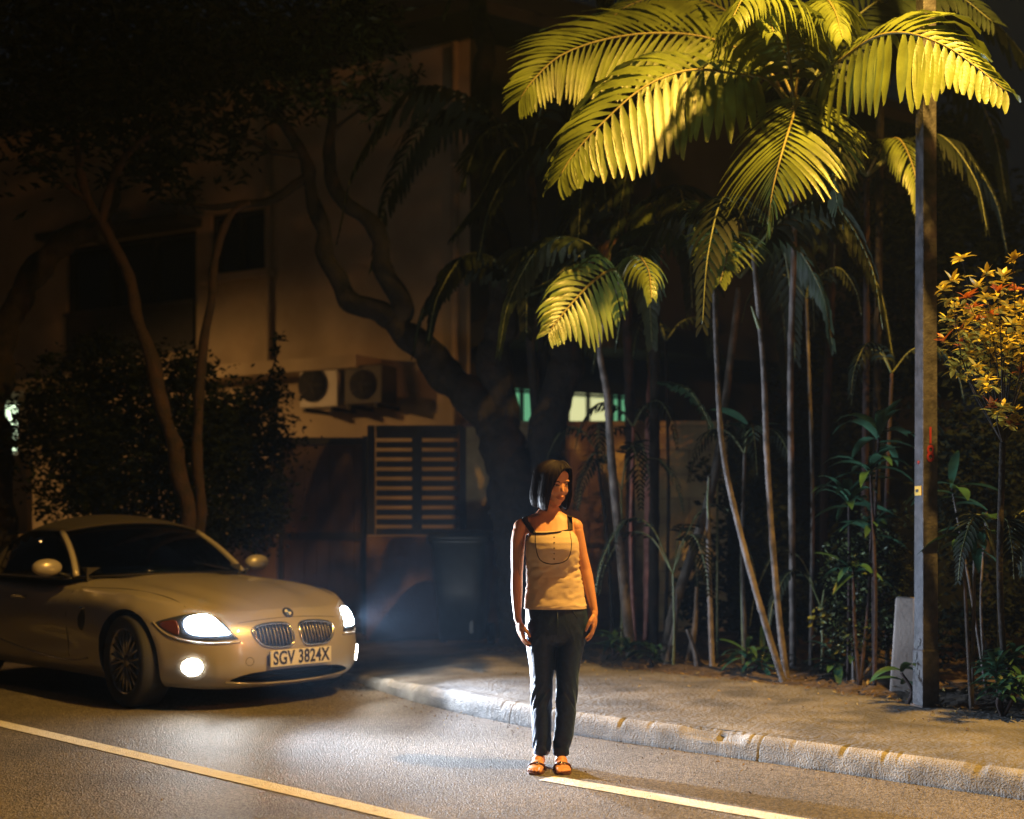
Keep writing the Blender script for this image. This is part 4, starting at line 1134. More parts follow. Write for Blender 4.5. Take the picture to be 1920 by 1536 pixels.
    small('low feathery palm spreading between the red and slanting stems', 1262, 1075, 9.9, 5, .6, .20, seed=1)
    small('small palm with dim fronds beside the red stem', 1165, 920, 10.6, 5, .5, .20, seed=2)
    small('low palm just right of the lit stem', 1540, 1140, 9.6, 5, .5, .18, seed=4)
    small('yellow tipped feathery palm right of the lamp post', 1870, 1050, 7.8, 7, .42, .17, seed=6)
    palm('young palm with one long arched leaf left of the stems', (1.6, 10.4, .15), [P(1345, 1262, 10.4), P(1345, 1000, 10.4), P(1345, 830, 10.4)], .01, .008,
         [([P(1345, 830, 10.4), P(1325, 780, 10.4), P(1295, 735, 10.4), P(1262, 718, 10.4), P(1240, 715, 10.4)], dict(L=.20, W=.016, n=30, m='leaf_green', droop=.6, start=.1))], 'stem_green', 'low palms and seedlings of the bed')
palms()

# ------------------------------------------------------------------ broad leaves
def blade(mb, p, d, ln, wd, droop=.5, m=0, fold=.25, n=6, rn=rnd):
    d = V(d).normalized(); q = V(p); vs = []
    side = d.cross(V((0, 0, 1)));
    if side.length < .1: side = V((1, 0, 0))
    side.normalize()
    tw = rn.uniform(-.5, .5); side = (side * cos(tw) + d.cross(side) * sin(tw)).normalized()
    for j in range(n + 1):
        s = j / n; dd = (d + V((0, 0, -1)) * droop * s * 1.3).normalized()
        if j: q = q + dd * ln / n
        sv = (side - dd * side.dot(dd)).normalized(); nn = sv.cross(dd)
        h = wd * sin(pi * min(1, (s * .93 + .07))) ** .75 * .5 + .001
        vs += [q + sv*h + nn*h*fold, q, q - sv*h + nn*h*fold]
    fs = []
    for j in range(n): fs += [(3*j, 3*j+1, 3*j+4, 3*j+3), (3*j+1, 3*j+2, 3*j+5, 3*j+4)]
    mb.add(vs, fs, m)

def cordyline(label, base, tops, ln, wd, m='leaf_green', n=14, group='broad leaved plants of the bed', seed=1, stem_m='bark_red', r=.012):
    rn = random.Random(seed)
    root = tag(empty('cordyline_plant', tuple(base)), label, 'plant', group)
    mb = MB(); lf = MB()
    for tp in tops:
        mid = V(base).lerp(tp, .5) + V((rn.uniform(-.04, .04), rn.uniform(-.04, .04), 0))
        mb.tube(catmull([V(base), mid, tp], 14), [r*1.2 - r*.4*i/13 for i in range(14)], 7)
        for i in range(n):
            a = i * 2.4 + rn.uniform(-.3, .3); el = rn.uniform(.1, 1.1)
            d = V((cos(a)*cos(el), sin(a)*cos(el), sin(el)))
            blade(lf, tp + V((0, 0, rn.uniform(-.08, .03))), d, ln*rn.uniform(.7, 1.15), wd*rn.uniform(.8, 1.15), rn.uniform(.5, 1.1), rn=rn)
    o = mb.build('stem', M[stem_m], None); shift(o, root)
    o = lf.build('foliage', M[m], None); shift(o, root)
    return root

def broad():
    cordyline('tall cordyline with long green leaves left of the lamp post', P(1640, 1300, 8.6), [P(1648, 815, 8.8), P(1632, 880, 8.7)], .42, .075, seed=3, n=12)
    cordyline('cordyline with yellow variegated heart lower left of the post', P(1590, 1290, 8.9), [P(1592, 930, 8.9)], .34, .06, seed=5, n=14)
    cordyline('small cordyline with dark leaves at mid height by the post', P(1612, 1290, 8.7), [P(1634, 985, 8.8), P(1600, 1060, 8.8)], .28, .05, seed=6)
    cordyline('upright green leaf plant between the two stems', P(1395, 1265, 9.9), [P(1400, 800, 9.9)], .34, .10, seed=8, n=5, stem_m='stem_green')
    cordyline('bare two stemmed plant with pale stems right of the post', P(1822, 1345, 7.75), [P(1803, 990, 7.85), P(1828, 1010, 7.9)], .30, .07, seed=9, n=9, stem_m='stem', r=.011)
    cordyline('tall thin plant with hanging pale leaves near the right edge', P(1850, 1300, 8.2), [P(1785, 915, 8.3), P(1850, 960, 8.3)], .34, .09, seed=10, n=5, stem_m='stem', r=.008)
    cordyline('glossy green shrub at the bottom right corner of the bed', P(1880, 1345, 7.5), [P(1868, 1250, 7.5), P(1900, 1230, 7.55), P(1880, 1290, 7.4), P(1915, 1280, 7.4)], .20, .035, seed=11, n=26)
    cordyline('low leafy plant at the foot of the leaning palm', P(1150, 1235, 10.3), [P(1150, 1200, 10.3), P(1175, 1215, 10.2)], .30, .05, seed=12, n=12)
    cordyline('low leafy plant between the clump and the dark hedge', P(1570, 1290, 9.1), [P(1570, 1235, 9.1), P(1600, 1220, 9.0)], .30, .06, seed=13, n=12)
    cordyline('low leafy plant at the foot of the stout palm', P(1225, 1252, 10.0), [P(1228, 1225, 10.0)], .26, .035, seed=14, n=12)
    cordyline('single dark leaf plant in front of the pale concrete slab', P(1700, 1325, 8.0), [P(1690, 1262, 8.0)], .22, .05, seed=15, n=5)
    cordyline('low strappy plant under the young palm with arched leaf', P(1400, 1280, 9.5), [P(1400, 1225, 9.5), P(1430, 1240, 9.5)], .34, .04, seed=16, n=14)
    # dead frond stubs
    for i, (a, b, y, lab) in enumerate((((1250, 1248), (1270, 1112), 10.0, 'pale broken palm stub leaning right beside the palm feet'), ((1290, 1250), (1306, 1100), 10.1, 'second pale broken stub, thinner and behind the first'), ((1310, 1268), (1288, 1180), 9.8, 'short dark stub at the foot of the cut palm stem'))):
        p0, p1 = P(*a, y), P(*b, y); r = tag(empty('palm_stub', tuple(p0)), lab, 'stub', 'broken palm stubs')
        mb = MB(); mb.tube(catmull([p0, p0.lerp(p1, .5) + V((.02, 0, 0)), p1], 20), [.032 - .02*k/19 for k in range(20)], 8); o = mb.build('stub_stem', M['stem'], None); shift(o, r)
    # leaf cloud with twigs
    def leafcloud(name, label, cat, cs, n, size, mats, base, limbs, seed, weights=None, bark='bark', asp=.5, group=None, droopy=0):
        rn = random.Random(seed); root = tag(empty(name, tuple(base)), label, cat, group)
        mb = MB()
        for lm, r0, r1 in limbs:
            c = catmull(lm, max(6, 8*len(lm))); k = len(c)
            c = [p + V((nz(p.x, p.y, p.z, 2.6), 0, nz(p.z, p.x, p.y, 2.6))) * min(.10, r0 * .9) * min(1, i/5) for i, p in enumerate(c)]
            mb.tube(c, [(r0 + (r1-r0)*i/(k-1)) * (1 + nz(p.x, p.y, p.z, 7)*.28) for i, p in enumerate(c)], 9)
        o = mb.build('trunk', M[bark], None); shift(o, root)
        lf = MB()
        tot = sum(c[1][0]*c[1][1]*c[1][2] for c in cs)
        for c, r in cs:
            k = int(n * r[0]*r[1]*r[2] / tot)
            # sub clumps inside each blob
            subs = []
            for _ in range(max(3, k // 40)):
                while True:
                    q = V((rn.uniform(-1, 1), rn.uniform(-1, 1), rn.uniform(-1, 1)))
                    if q.length < 1: break
                subs.append(V(c) + V((q.x*r[0], q.y*r[1], q.z*r[2])))
            for _ in range(k):
                sb = rn.choice(subs); g = min(r) * .26
                p = sb + V((rn.gauss(0, g), rn.gauss(0, g), rn.gauss(0, g)))
                a = rn.uniform(0, 2*pi); el = rn.uniform(-.7, .8) - droopy
                d = V((cos(a)*cos(el), sin(a)*cos(el), sin(el))); s = size * rn.uniform(.6, 1.3)
                e = d.cross(V((rn.uniform(-1, 1), rn.uniform(-1, 1), rn.uniform(-1, 1)))).normalized() * s * asp * .5
                m_ = 0 if not weights else (0 if rn.random() < weights else 1)
                up = d.cross(e).normalized() * s * .08
                lf.add([p, p + d*s*.5 + e + up, p + d*s, p + d*s*.5 - e + up, p + d*s*.5 - up], [(0, 4, 1), (1, 4, 2), (2, 4, 3), (3, 4, 0)], m_)
        o = lf.build('crown', [M[x] for x in mats], None, smooth=False); shift(o, root)
        return root
    globals()['leafcloud'] = leafcloud
    # dark bush behind the car
    Y = 11.6
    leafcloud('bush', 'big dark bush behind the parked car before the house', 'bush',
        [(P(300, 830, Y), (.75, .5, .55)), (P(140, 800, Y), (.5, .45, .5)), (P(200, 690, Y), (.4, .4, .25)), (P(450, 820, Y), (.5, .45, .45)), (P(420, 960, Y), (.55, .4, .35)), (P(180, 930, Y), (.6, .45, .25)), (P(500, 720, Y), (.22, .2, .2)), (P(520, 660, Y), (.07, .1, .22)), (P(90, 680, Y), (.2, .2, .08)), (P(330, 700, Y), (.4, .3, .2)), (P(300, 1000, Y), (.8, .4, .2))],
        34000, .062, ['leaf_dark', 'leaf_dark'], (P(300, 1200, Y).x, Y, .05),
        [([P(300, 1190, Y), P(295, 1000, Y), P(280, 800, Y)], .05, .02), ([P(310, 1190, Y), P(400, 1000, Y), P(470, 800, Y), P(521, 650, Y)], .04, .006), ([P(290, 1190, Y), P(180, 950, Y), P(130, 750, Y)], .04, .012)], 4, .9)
    # dark hedge left of the post
    leafcloud('hedge_bush', 'dark small leaved bush left of the lamp post foot', 'bush',
        [(P(1620, 1080, 9.0), (.24, .25, .35)), (P(1600, 1180, 9.0), (.24, .25, .22)), (P(1660, 1150, 8.9), (.16, .2, .28)), (P(1650, 1000, 9.1), (.2, .2, .2))],
        4200, .045, ['leaf_dark', 'leaf_mid'], P(1610, 1290, 9.0), [([P(1602, 1295, 8.8), P(1600, 1200, 8.9), P(1610, 1080, 9)], .014, .008), ([P(1600, 1290, 8.9), P(1640, 1230, 8.9), P(1655, 1100, 8.9)], .014, .006)], 5, .6, 'stem')
    leafcloud('hedge_bush', 'black green hedge closing the view right of the lamp post', 'bush',
        [(P(1840, 1150, 9.3), (.5, .3, .5)), (P(1790, 900, 9.6), (.35, .3, .5)), (P(1880, 880, 9.5), (.4, .3, .7)), (P(1870, 650, 9.6), (.4, .3, .5))],
        5500, .07, ['leaf_dark', 'leaf_dark'], P(1850, 1250, 9.6), [([P(1850, 1240, 9.6), P(1850, 1000, 9.6), P(1860, 650, 9.6)], .03, .01)], 6, .7)
    leafcloud('hedge_bush', 'dark mass of leaves behind the palm stems', 'bush',
        [(P(1480, 1000, 11.6), (.7, .3, .8)), (P(1430, 900, 11.9), (.5, .3, .5)), (P(1560, 800, 11.8), (.6, .3, .8)), (P(1420, 1130, 11.2), (.7, .3, .3)), (P(1640, 600, 11.8), (.7, .3, .9)), (P(1760, 400, 12), (.9, .3, .9))],
        16000, .10, ['leaf_dark', 'leaf_dark'], P(1500, 1190, 11.8), [([P(1500, 1190, 11.8), P(1500, 1000, 11.8), P(1580, 700, 11.8)], .04, .015)], 7, .7)
broad()

def golden_shrub():
    rn = random.Random(12); base = P(1890, 1330, 7.9)
    root = tag(empty('golden_shrub', tuple(base)), 'shrub with yellow and orange tipped leaves lit at the right edge', 'shrub')
    mb = MB(); lf = MB(); Y = 7.15
    tips = [(1803, 485), (1785, 528), (1768, 545), (1850, 515), (1880, 520), (1790, 575), (1812, 560), (1850, 560), (1870, 548), (1905, 545), (1775, 600), (1800, 620), (1830, 600), (1770, 640), (1800, 650), (1840, 635), (1872, 625), (1900, 610), (1815, 665), (1860, 660), (1890, 655), (1790, 690), (1830, 690), (1915, 700), (1850, 715), (1880, 765), (1860, 765), (1905, 770), (1895, 800), (1912, 640), (1900, 490), (1915, 575), (1930, 600), (1940, 540), (1950, 660), (1945, 720), (1940, 780), (1830, 540), (1825, 580), (1856, 590), (1884, 580), (1850, 612), (1895, 630), (1872, 690), (1820, 640)]
    hub = P(1880, 830, Y + .2); mb.tube(catmull([V(base), P(1875, 1100, Y+.15), hub], 20), .018, 8)
    for (x, y) in tips:
        t = P(x, y, Y + rn.uniform(-.35, .35)); mid = hub.lerp(t, .55) + V((rn.uniform(-.08, .08), rn.uniform(-.08, .08), rn.uniform(-.05, .1)))
        c = catmull([hub, mid, t], 12); mb.tube(c, [.006 - .0045*i/11 for i in range(12)], 5)
        k = rn.randrange(7, 11); red = rn.random() < (.5 if y < 600 else .15)
        for i in range(k):
            a = i*2.4 + rn.uniform(-.3, .3); el = rn.uniform(.2, 1.2)
            blade(lf, t, (cos(a)*cos(el), sin(a)*cos(el), sin(el)), .070*rn.uniform(.7, 1.2), .024, .35, 1 if red else 0, n=3, rn=rn)
        for j in range(7, 12):
            for _ in range(4):
                a = rn.uniform(0, 2*pi); el = rn.uniform(-.4, .6)
                if rn.random() < .8: blade(lf, c[j] + V((rn.uniform(-.02, .02),)*3), (cos(a)*cos(el), sin(a)*cos(el), sin(el)), .066*rn.uniform(.6, 1.3), .028, .4, 0, n=3, rn=rn)
    o = mb.build('stem', M['bark'], None); shift(o, root)
    o = lf.build('foliage', [M['leaf_gold'], M['leaf_red']], None); shift(o, root)
golden_shrub()

# ------------------------------------------------------------------ trees with limbs
def trees():
    Y = 11.7
    def L(pts, y=Y): return [P(a, b, y + (c[0] if c else 0)) for a, b, *c in pts]
    s = Y / F
    limbs = [
      (L([(988, 1222), (980, 1110), (968, 960), (950, 860), (925, 790), (880, 735), (835, 700), (785, 650), (738, 600)]), 56*s, 24*s),
      (L([(738, 600), (690, 580), (645, 545), (612, 490), (598, 420), (590, 360), (568, 300), (545, 250), (520, 215), (505, 190)]), 22*s, 7*s),
      (L([(745, 610), (748, 565), (728, 505), (702, 440), (655, 385), (628, 335), (615, 280), (606, 200), (612, 110), (598, 30)]), 23*s, 5*s),
      (L([(580, 330), (555, 345), (505, 372), (440, 385), (360, 382), (300, 370)]), 11*s, 4*s),
      (L([(560, 290), (510, 285), (455, 260), (400, 240)]), 8*s, 3*s),
      (L([(618, 250), (650, 225), (700, 195)]), 5*s, 2*s),
      (L([(955, 960), (945, 860), (938, 780), (932, 690), (935, 620), (945, 540), (925, 440), (905, 330), (895, 200), (900, 60), (905, -60)]), 40*s, 16*s),
      (L([(975, 1000), (1022, 880), (1042, 780), (1058, 680), (1070, 600), (1100, 520), (1120, 400), (1130, 250), (1125, 100), (1130, -60)]), 40*s, 16*s)]
    cs = [(P(a, b, Y + c), (r, r*.8, r*.7)) for a, b, c, r in ((560, 190, -.2, .30), (650, 170, .1, .42), (600, 60, .2, .55), (700, 60, 0, .4), (520, 90, .4, .4), (700, 210, -.2, .16), (640, 20, .1, .5), (500, 180, -.3, .12), (590, 150, -.3, .12), (740, 140, .2, .25))]
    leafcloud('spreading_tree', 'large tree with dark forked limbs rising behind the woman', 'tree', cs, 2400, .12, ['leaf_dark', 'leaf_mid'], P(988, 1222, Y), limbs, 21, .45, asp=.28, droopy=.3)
    Y2 = 10.95; s2 = Y2 / F
    def L2(pts): return [P(a, b, Y2) for a, b in pts]
    limbs = [
      (L2([(350, 1190), (345, 960), (328, 860), (300, 760), (282, 680), (255, 590), (228, 500), (200, 430), (170, 380), (140, 300), (120, 220)]), 17*s2, 7*s2),
      (L2([(365, 1190), (370, 960), (372, 800), (378, 690), (392, 600), (405, 480), (425, 410), (470, 380)]), 11*s2, 6*s2),
      (L2([(190, 420), (215, 330), (250, 280), (300, 250)]), 10*s2, 4*s2), (L2([(170, 380), (100, 330), (50, 300)]), 8*s2, 4*s2)]
    cs = [(P(a, b, Y2 + c), (r, r, r*.7)) for a, b, c, r in ((170, 250, 0, .8), (60, 120, .2, 1.0), (300, 120, .2, 1.1), (240, 330, .2, .5), (420, 60, .5, 1.0), (430, 240, .8, .5), (150, 20, 0, 1.1), (330, 330, .5, .35))]
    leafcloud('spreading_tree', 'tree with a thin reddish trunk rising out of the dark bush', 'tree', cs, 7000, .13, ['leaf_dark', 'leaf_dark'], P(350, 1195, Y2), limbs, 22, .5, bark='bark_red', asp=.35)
    Y3 = 11.9; s3 = Y3 / F
    limbs = [([P(a, b, Y3) for a, b in ((0, 1240), (5, 1000), (0, 850), (-10, 720), (10, 620), (48, 540), (100, 470), (150, 435), (200, 425))], 30*s3, 22*s3),
             ([P(a, b, Y3) for a, b in ((150, 440), (190, 400), (215, 370), (220, 330))], 20*s3, 8*s3), ([P(a, b, Y3) for a, b in ((-10, 720), (-70, 500), (-90, 300), (-80, 50))], 28*s3, 14*s3)]
    cs = [(P(a, b, Y3), (r, r, r*.7)) for a, b, r in ((-120, 80, 1.3), (60, 20, .9), (-60, 300, .6))]
    leafcloud('spreading_tree', 'dark tree at the left edge with one thick bent limb', 'tree', cs, 3000, .13, ['leaf_dark', 'leaf_dark'], P(0, 1240, Y3), limbs, 23, .5, asp=.35)
trees()
# ------------------------------------------------------------------ street furniture
def lamp_post(pos, head, label, W, col, marks=True, az=None, cone=156):
    rz = R(13.5)
    r = tag(empty('street_lamp', tuple(pos), rz), label, 'street lamp', 'street lamps')
    top = head.z + .25 - pos.z
    mb = MB(); vs = []; 
    for z, h in ((0, .059), (.35, .058), (.36, .053), (top, .040)):
        vs += [(-h, -h, z), (h, -h, z), (h, h, z), (-h, h, z)]
    fs = []
    for k in range(3):
        for i in range(4): j = (i+1) % 4; fs.append((4*k+i, 4*k+j, 4*k+4+j, 4*k+4+i))
    fs += [(3, 2, 1, 0), (12, 13, 14, 15)]; mb.add(vs, fs)
    pl = mb.build('pole', M['pole'], r, smooth=False)
    md = pl.modifiers.new('b', 'BEVEL'); md.width = .006; md.segments = 2
    mb = MB(); mb.box((0, 0, .008), (.135, .135, .016)); mb.build('base_plate', M['pole_old'], r, smooth=False)
    h = head - V(pos); h = Matrix.Rotation(-rz, 3, 'Z') @ h
    mb = MB(); mb.tube(catmull([V((0, 0, top - .02)), V((h.x*.35, h.y*.35, top + .16)), V((h.x*.95, h.y*.95, h.z + .16))], 16), .028, 10); mb.build('arm', M['pole'], r)
    hd = empty('lamp_head', tuple(h), math.atan2(h.y, h.x)); hd.parent = r
    mb = MB(); mb.loft([((0, 0, .03), .34, .15), ((0, 0, .10), .32, .14), ((-.03, 0, .17), .20, .09), ((-.05, 0, .19), .08, .04)], 24, power=3); mb.build('lamp_housing', M['pole_old'], hd)
    mb = MB(); mb.loft([((0, 0, .0), .16, .08), ((0, 0, .028), .24, .11)], 20); mb.build('lamp_glass', mat('lamp_glass', (1, .8, .4), .4, emit=col, estr=60), hd)
    ld = bpy.data.lights.new('street_light', 'SPOT'); ld.energy = W; ld.color = col; ld.spot_size = R(cone); ld.spot_blend = .55; ld.shadow_soft_size = .07
    o = bpy.data.objects.new('street_light', ld); COL.objects.link(o); o.location = head + V((0, 0, -.03))
    if az is not None:
        o.rotation_euler = V(az).to_track_quat('-Z', 'Y').to_euler()
    if marks:
        # wide face looks to the right of the camera; red number, small yellow sticker and red dot on the narrow face
        def zpx(py): return CH - (py - HY) / F * 7.85 - pos.z
        for ch, py in (('1', 818), ('8', 852)):
            hw = .053 - .013 * zpx(py) / top
            text(ch, .145, M['red'], r, (-.002, -hw - .004, zpx(py)), (R(90), 0, 0), 'number_mark', ext=.001, sx=.75)
        z = zpx(920); hw = .053 - .013 * z / top
        mb = MB(); mb.box((-hw - .004, 0, z), (.003, .07, .058)); st = mb.build('yellow_sticker', M['yellow'], r, smooth=False)
        mb = MB(); mb.box((-hw - .0065, .008, z), (.002, .03, .018)); mb.build('sticker_mark', M['black'], st, smooth=False)
        z = zpx(867); mb = MB(); mb.tube([(-hw - .001, 0, z), (-hw - .004, 0, z)], .012, 10); mb.build('red_stud', M['red'], r)
        mb = MB()      # peeled paint near the foot
        rn = random.Random(3)
        for k in range(26):
            z = rn.uniform(.16, .42); y = rn.gauss(0, .018); s_ = rn.uniform(.008, .03)
            y = max(-.045 + s_/2, min(.045 - s_/2, y)); mb.box((-.0605 if z < .35 else -.0555, y, z), (.002 + k*.0001, s_, s_*rn.uniform(.6, 1.6)))
        tag(mb.build('peeled_paint', M['gate_metal'], r, smooth=False), kind='stuff')
    return r
lamp_post(POLE_POS, LAMP_POS, 'square grey street lamp post numbered 18 at the pavement back', LAMP_W, SODIUM, az=(0, 0, -1))
lamp_post(V((13.2, -1.6, .13)), V((12.0, -3.0, 7.9)), 'street lamp further down the road, beyond the right of the view', FAR_W, FAR_SODIUM, False, az=(-.75, .60, -.45), cone=120)
lamp_post(V((-9.4, 13.9, .05)), V((-8.2, 13.5, 3.9)), 'short street lamp before the house, beyond the left of the view', SIDE_W, (1.0, .50, .15), False, az=(.55, .40, -.75), cone=112)
leafcloud('shade_tree', 'unseen tree added right of the view to shade the bed and post', 'tree', [(V((6.1, 3.5, 4.4)), (.75, .9, 1.9)), (V((5.9, 3.6, 2.6)), (.9, .8, 1.0)), (V((7.4, 3.4, 7.0)), (1.3, .9, .7)), (V((9.3, 3.6, 4.8)), (1.25, .8, 1.9))], 7000, .17, ['leaf_dark', 'leaf_mid'], V((6.6, 3.9, .13)), [([V((6.6, 3.9, .1)), V((6.5, 3.8, 1.5)), V((6.5, 3.6, 4.5))], .12, .04)], 31, .5, asp=.6)  # unseen tree, crown shaped to keep the far lamp off post and bed

M['box'] = mat('box', (.30, .26, .23), .85, bump=.15, bscale=50, col2=(.40, .35, .31), vscale=5)
def utility_box():
    c = P(1706, 1305, 8.45); r = tag(empty('concrete_slab', (c.x, c.y, .13), R(-25)), 'pale low concrete slab standing behind the lamp post foot', 'slab')
    top = P(1700, 1122, 8.35).z - .13
    mb = MB(); mb.loft([((0, 0, 0), .125, .055), ((0, 0, top - .01), .085, .05), ((0, 0, top), .08, .045)], 32, power=14)
    mb.build('slab_face', M['box'], r)
utility_box()
# ------------------------------------------------------------------ the woman
def woman():
    WX, WY = .19, 6.60; s = WY / F
    root = tag(empty('person', (WX, WY, 0)), 'woman in beige sleeveless top and dark jeans standing on the road, head turned aside', 'person')
    def X(px): return (px - 960) * s - WX
    def Z(py): return CH - (py - HY) * s
    M['skin'] = mat('skin', (.62, .30, .17), .48, sss=.15, bump=.05, bscale=200, spec=.4)
    M['hair'] = mat('hair', (.018, .011, .008), .55, spec=.28)
    M['hair_cap'] = mat('hair_cap', (.010, .007, .005), .95, spec=.05)
    M['top'] = mat('top', (.64, .50, .36), .85, bump=.15, bscale=300)
    M['piping'] = mat('piping', (.018, .014, .012), .8)
    M['denim'] = mat('denim', (.004, .014, .048), .45, bump=.25, bscale=350, col2=(.007, .024, .075), vscale=60, spec=.38)
    b_ = M['denim'].node_tree.nodes['Principled BSDF']; b_.inputs['Sheen Weight'].default_value = .2; b_.inputs['Sheen Roughness'].default_value = .35; b_.inputs['Sheen Tint'].default_value = (.45, .7, 1, 1)
    M['sandal'] = mat('sandal', (.12, .05, .025), .5)
    M['bead'] = mat('bead', (.8, .75, .65), .12, metal=1)
    M['lips'] = mat('lips', (.40, .12, .085), .4)
    M['eyedark'] = mat('eyedark', (.015, .010, .008), .35)
    M['brow'] = mat('brow', (.06, .028, .018), .8)
    # ---------- body, one skin
    B = MB()
    # torso (kept a little inside the clothes)
    tor = [(1190, 1044, 50, .085, 0), (1160, 1044, 54, .10, 0), (1130, 1043, 50, .095, 0), (1100, 1040, 46, .085, 0), (1070, 1037, 43, .080, -.005), (1045, 1036, 43, .085, -.012), (1022, 1035, 43, .098, -.02), (1003, 1034, 44, .092, -.012), (988, 1033, 46, .075, 0), (975, 1032, 44, .060, .008), (966, 1031, 32, .050, .012), (958, 1031, 19, .046, .012)]
    B.loft([((X(c), dy, Z(y)), r*s, d) for y, c, r, d, dy in tor], 28, power=2.2)
    for sd in (-1, 1):
        B.ellipsoid((X(1035) + sd*.058, -.058, Z(1020)), (.050, .048, .052))
        B.ellipsoid((X(1028) + sd*.139, .004, Z(989)), (.041, .042, .044))
        B.tube([(X(1031) + sd*.022, .016, Z(952)), (X(1030) + sd*.050, .014, Z(970)), (X(1029) + sd*.095, .012, Z(979)), (X(1028) + sd*.135, .008, Z(986))], [.022, .030, .034, .038], 14)
        B.tube([(X(1032) + sd*.018, -.034, Z(979)), (X(1031) + sd*.07, -.030, Z(977)), (X(1029) + sd*.125, -.012, Z(979))], [.009, .010, .012], 8)
    # neck
    B.tube([(X(1030), .018, Z(975)), (X(1030.5), .010, Z(958)), (X(1031), .004, Z(938)), (X(1032), .0, Z(920))], [.056, .047, .045, .048], 18)
    # arms
    def arm(pts, sd):
        B.tube([(X(a), y, Z(b)) for a, b, r, y in pts], [r*s for a, b, r, y in pts], 16)
    arm([(980, 990, 13, .0), (974, 998, 13.6, .0), (971, 1015, 13.2, .004), (970, 1045, 12.2, .006), (969.5, 1075, 10.8, .004), (969, 1092, 11, -.004), (969, 1112, 10.6, -.012), (969.5, 1135, 8.8, -.022), (970.5, 1155, 7.3, -.030), (971.5, 1163, 7.2, -.033)], -1)
    arm([(1074, 988, 13, .0), (1080.5, 996, 13.6, .0), (1084, 1012, 13.2, .004), (1090, 1040, 12.2, .008), (1098, 1068, 11, .008), (1101, 1082, 11.2, .002), (1105, 1104, 10.4, -.008), (1109.5, 1125, 8.6, -.018), (1113, 1143, 7.3, -.026), (1113.5, 1150, 7.2, -.028)], 1)
    # hands: palm slab and five fingers, seen from the thumb side
    def hand(w, sd, lean):
        # w: wrist point, fingers point down; thumb to the front (-y) side
        w = V(w); dn = V((lean, -.05, -1)).normalized(); fw = V((-.25*sd, -1, 0)).normalized(); fw = (fw - dn*fw.dot(dn)).normalized(); inn = dn.cross(fw)
        if inn.x * sd > 0: inn = -inn          # towards the thigh
        pal = w + dn*.046
        Mx = Matrix((fw, dn, inn)).transposed()
        B.ellipsoid(pal, (.037, .048, .0165), Mx, 16, 10)
        B.ellipsoid(w + dn*.012, (.024, .03, .018), Mx, 12, 8)
        fing = [(.030, .068, .0088, .16), (.0105, .076, .0090, .10), (-.010, .070, .0086, .14), (-.030, .055, .0076, .25)]
        for off, ln, rr, curl in fing:
            p = pal + fw*off*.92 + dn*.034; d = dn.copy(); pts = [p - dn*.02, p]; 
            for k, f in enumerate((.42, .32, .26)):
                d = (d + inn*(curl + .10*k)*1.7 + fw*off*1.6).normalized(); p = p + d*ln*f; pts.append(p)
            B.tube(pts, [rr, rr*1.02, rr*.98, rr*.92, rr*.74], 10)
            B.ellipsoid(pts[-1], (rr*.76,)*3, n=10, k=6)
        # thumb
        p = w + dn*.022 + fw*.022; pts = [p, p + (dn*.7 + fw*.55 + inn*.35).normalized()*.034]
        pts.append(pts[-1] + (dn*.95 + fw*.12 + inn*.4).normalized()*.028); pts.append(pts[-1] + (dn + inn*.45).normalized()*.024)
        B.tube(pts, [.0125, .0115, .0098, .0080], 10); B.ellipsoid(pts[-1], (.0082,)*3, n=10, k=6)
        return [pal, dn, fw, inn]
    hL = hand((X(971.8), -.035, Z(1160)), -1, .17)
    hR = hand((X(1113.5), -.030, Z(1147)), 1, -.03)
    # ankles and feet
    def foot(ax, sd, toe):
        az = V((ax, .02, 0)); d = V((toe, -1, 0)).normalized(); side = V((-d.y, d.x, 0))
        def pt(f, l, z): return az + d*f + side*l + V((0, 0, z))
        B.tube([pt(-.005, 0, .16), pt(0, 0, .10), pt(0, 0, .065)], [.036, .031, .034], 14)
        for f, wd, z, h in ((-.045, .028, .032, .028), (-.01, .030, .042, .038), (.04, .033, .040, .034), (.085, .038, .030, .024), (.125, .040, .023, .017), (.15, .036, .021, .014)):
            B.ellipsoid(pt(f, 0, z), (wd, .036, h), Matrix.Rotation(math.atan2(side.y, side.x), 3, 'Z'), 14, 8)
        for k, (l, ln, rr) in enumerate(((-.026*sd, .042, .0125), (-.007*sd, .040, .0095), (.009*sd, .034, .0088), (.022*sd, .027, .0082), (.033*sd, .020, .0078))):
            p = pt(.150, l, .022); q = pt(.150 + ln, l, .017)
            B.tube([p, p.lerp(q, .6) + V((0, 0, .002)), q], [rr, rr, rr*.85], 9); B.ellipsoid(q, (rr*.9,)*3, n=9, k=6)
        return pt
    fL = foot(X(1011), -1, -.14); fR = foot(X(1051.5), 1, .04)
    # lower legs and thighs under the jeans
    for sd, pts in ((-1, [(1008, 1170, 24), (1011, 1215, 24), (1015, 1260, 18), (1017, 1300, 15), (1016, 1340, 15), (1013, 1385, 11), (1011, 1410, 10)]), (1, [(1077, 1170, 24), (1070, 1215, 22), (1066, 1260, 17), (1062, 1300, 15), (1060, 1340, 15), (1055, 1385, 11), (1051.5, 1410, 10)])):
        B.tube([(X(a), .01, Z(b)) for a, b, r in pts], [r*s for a, b, r in pts], 16)
    # head
    HC = V((X(1037), -.006, Z(909))); yaw = R(31); tilt = R(9)
    Hm = Matrix.Rotation(yaw, 3, 'Z') @ Matrix.Rotation(tilt, 3, 'X')
    def H(x, f, z): return HC + Hm @ V((x, -f, z))        # face right(+x is her left), forward f, up z
    def he(x, f, z, r): B.ellipsoid(H(x, f, z), (r[0], r[1], r[2]), Hm, 20, 14)
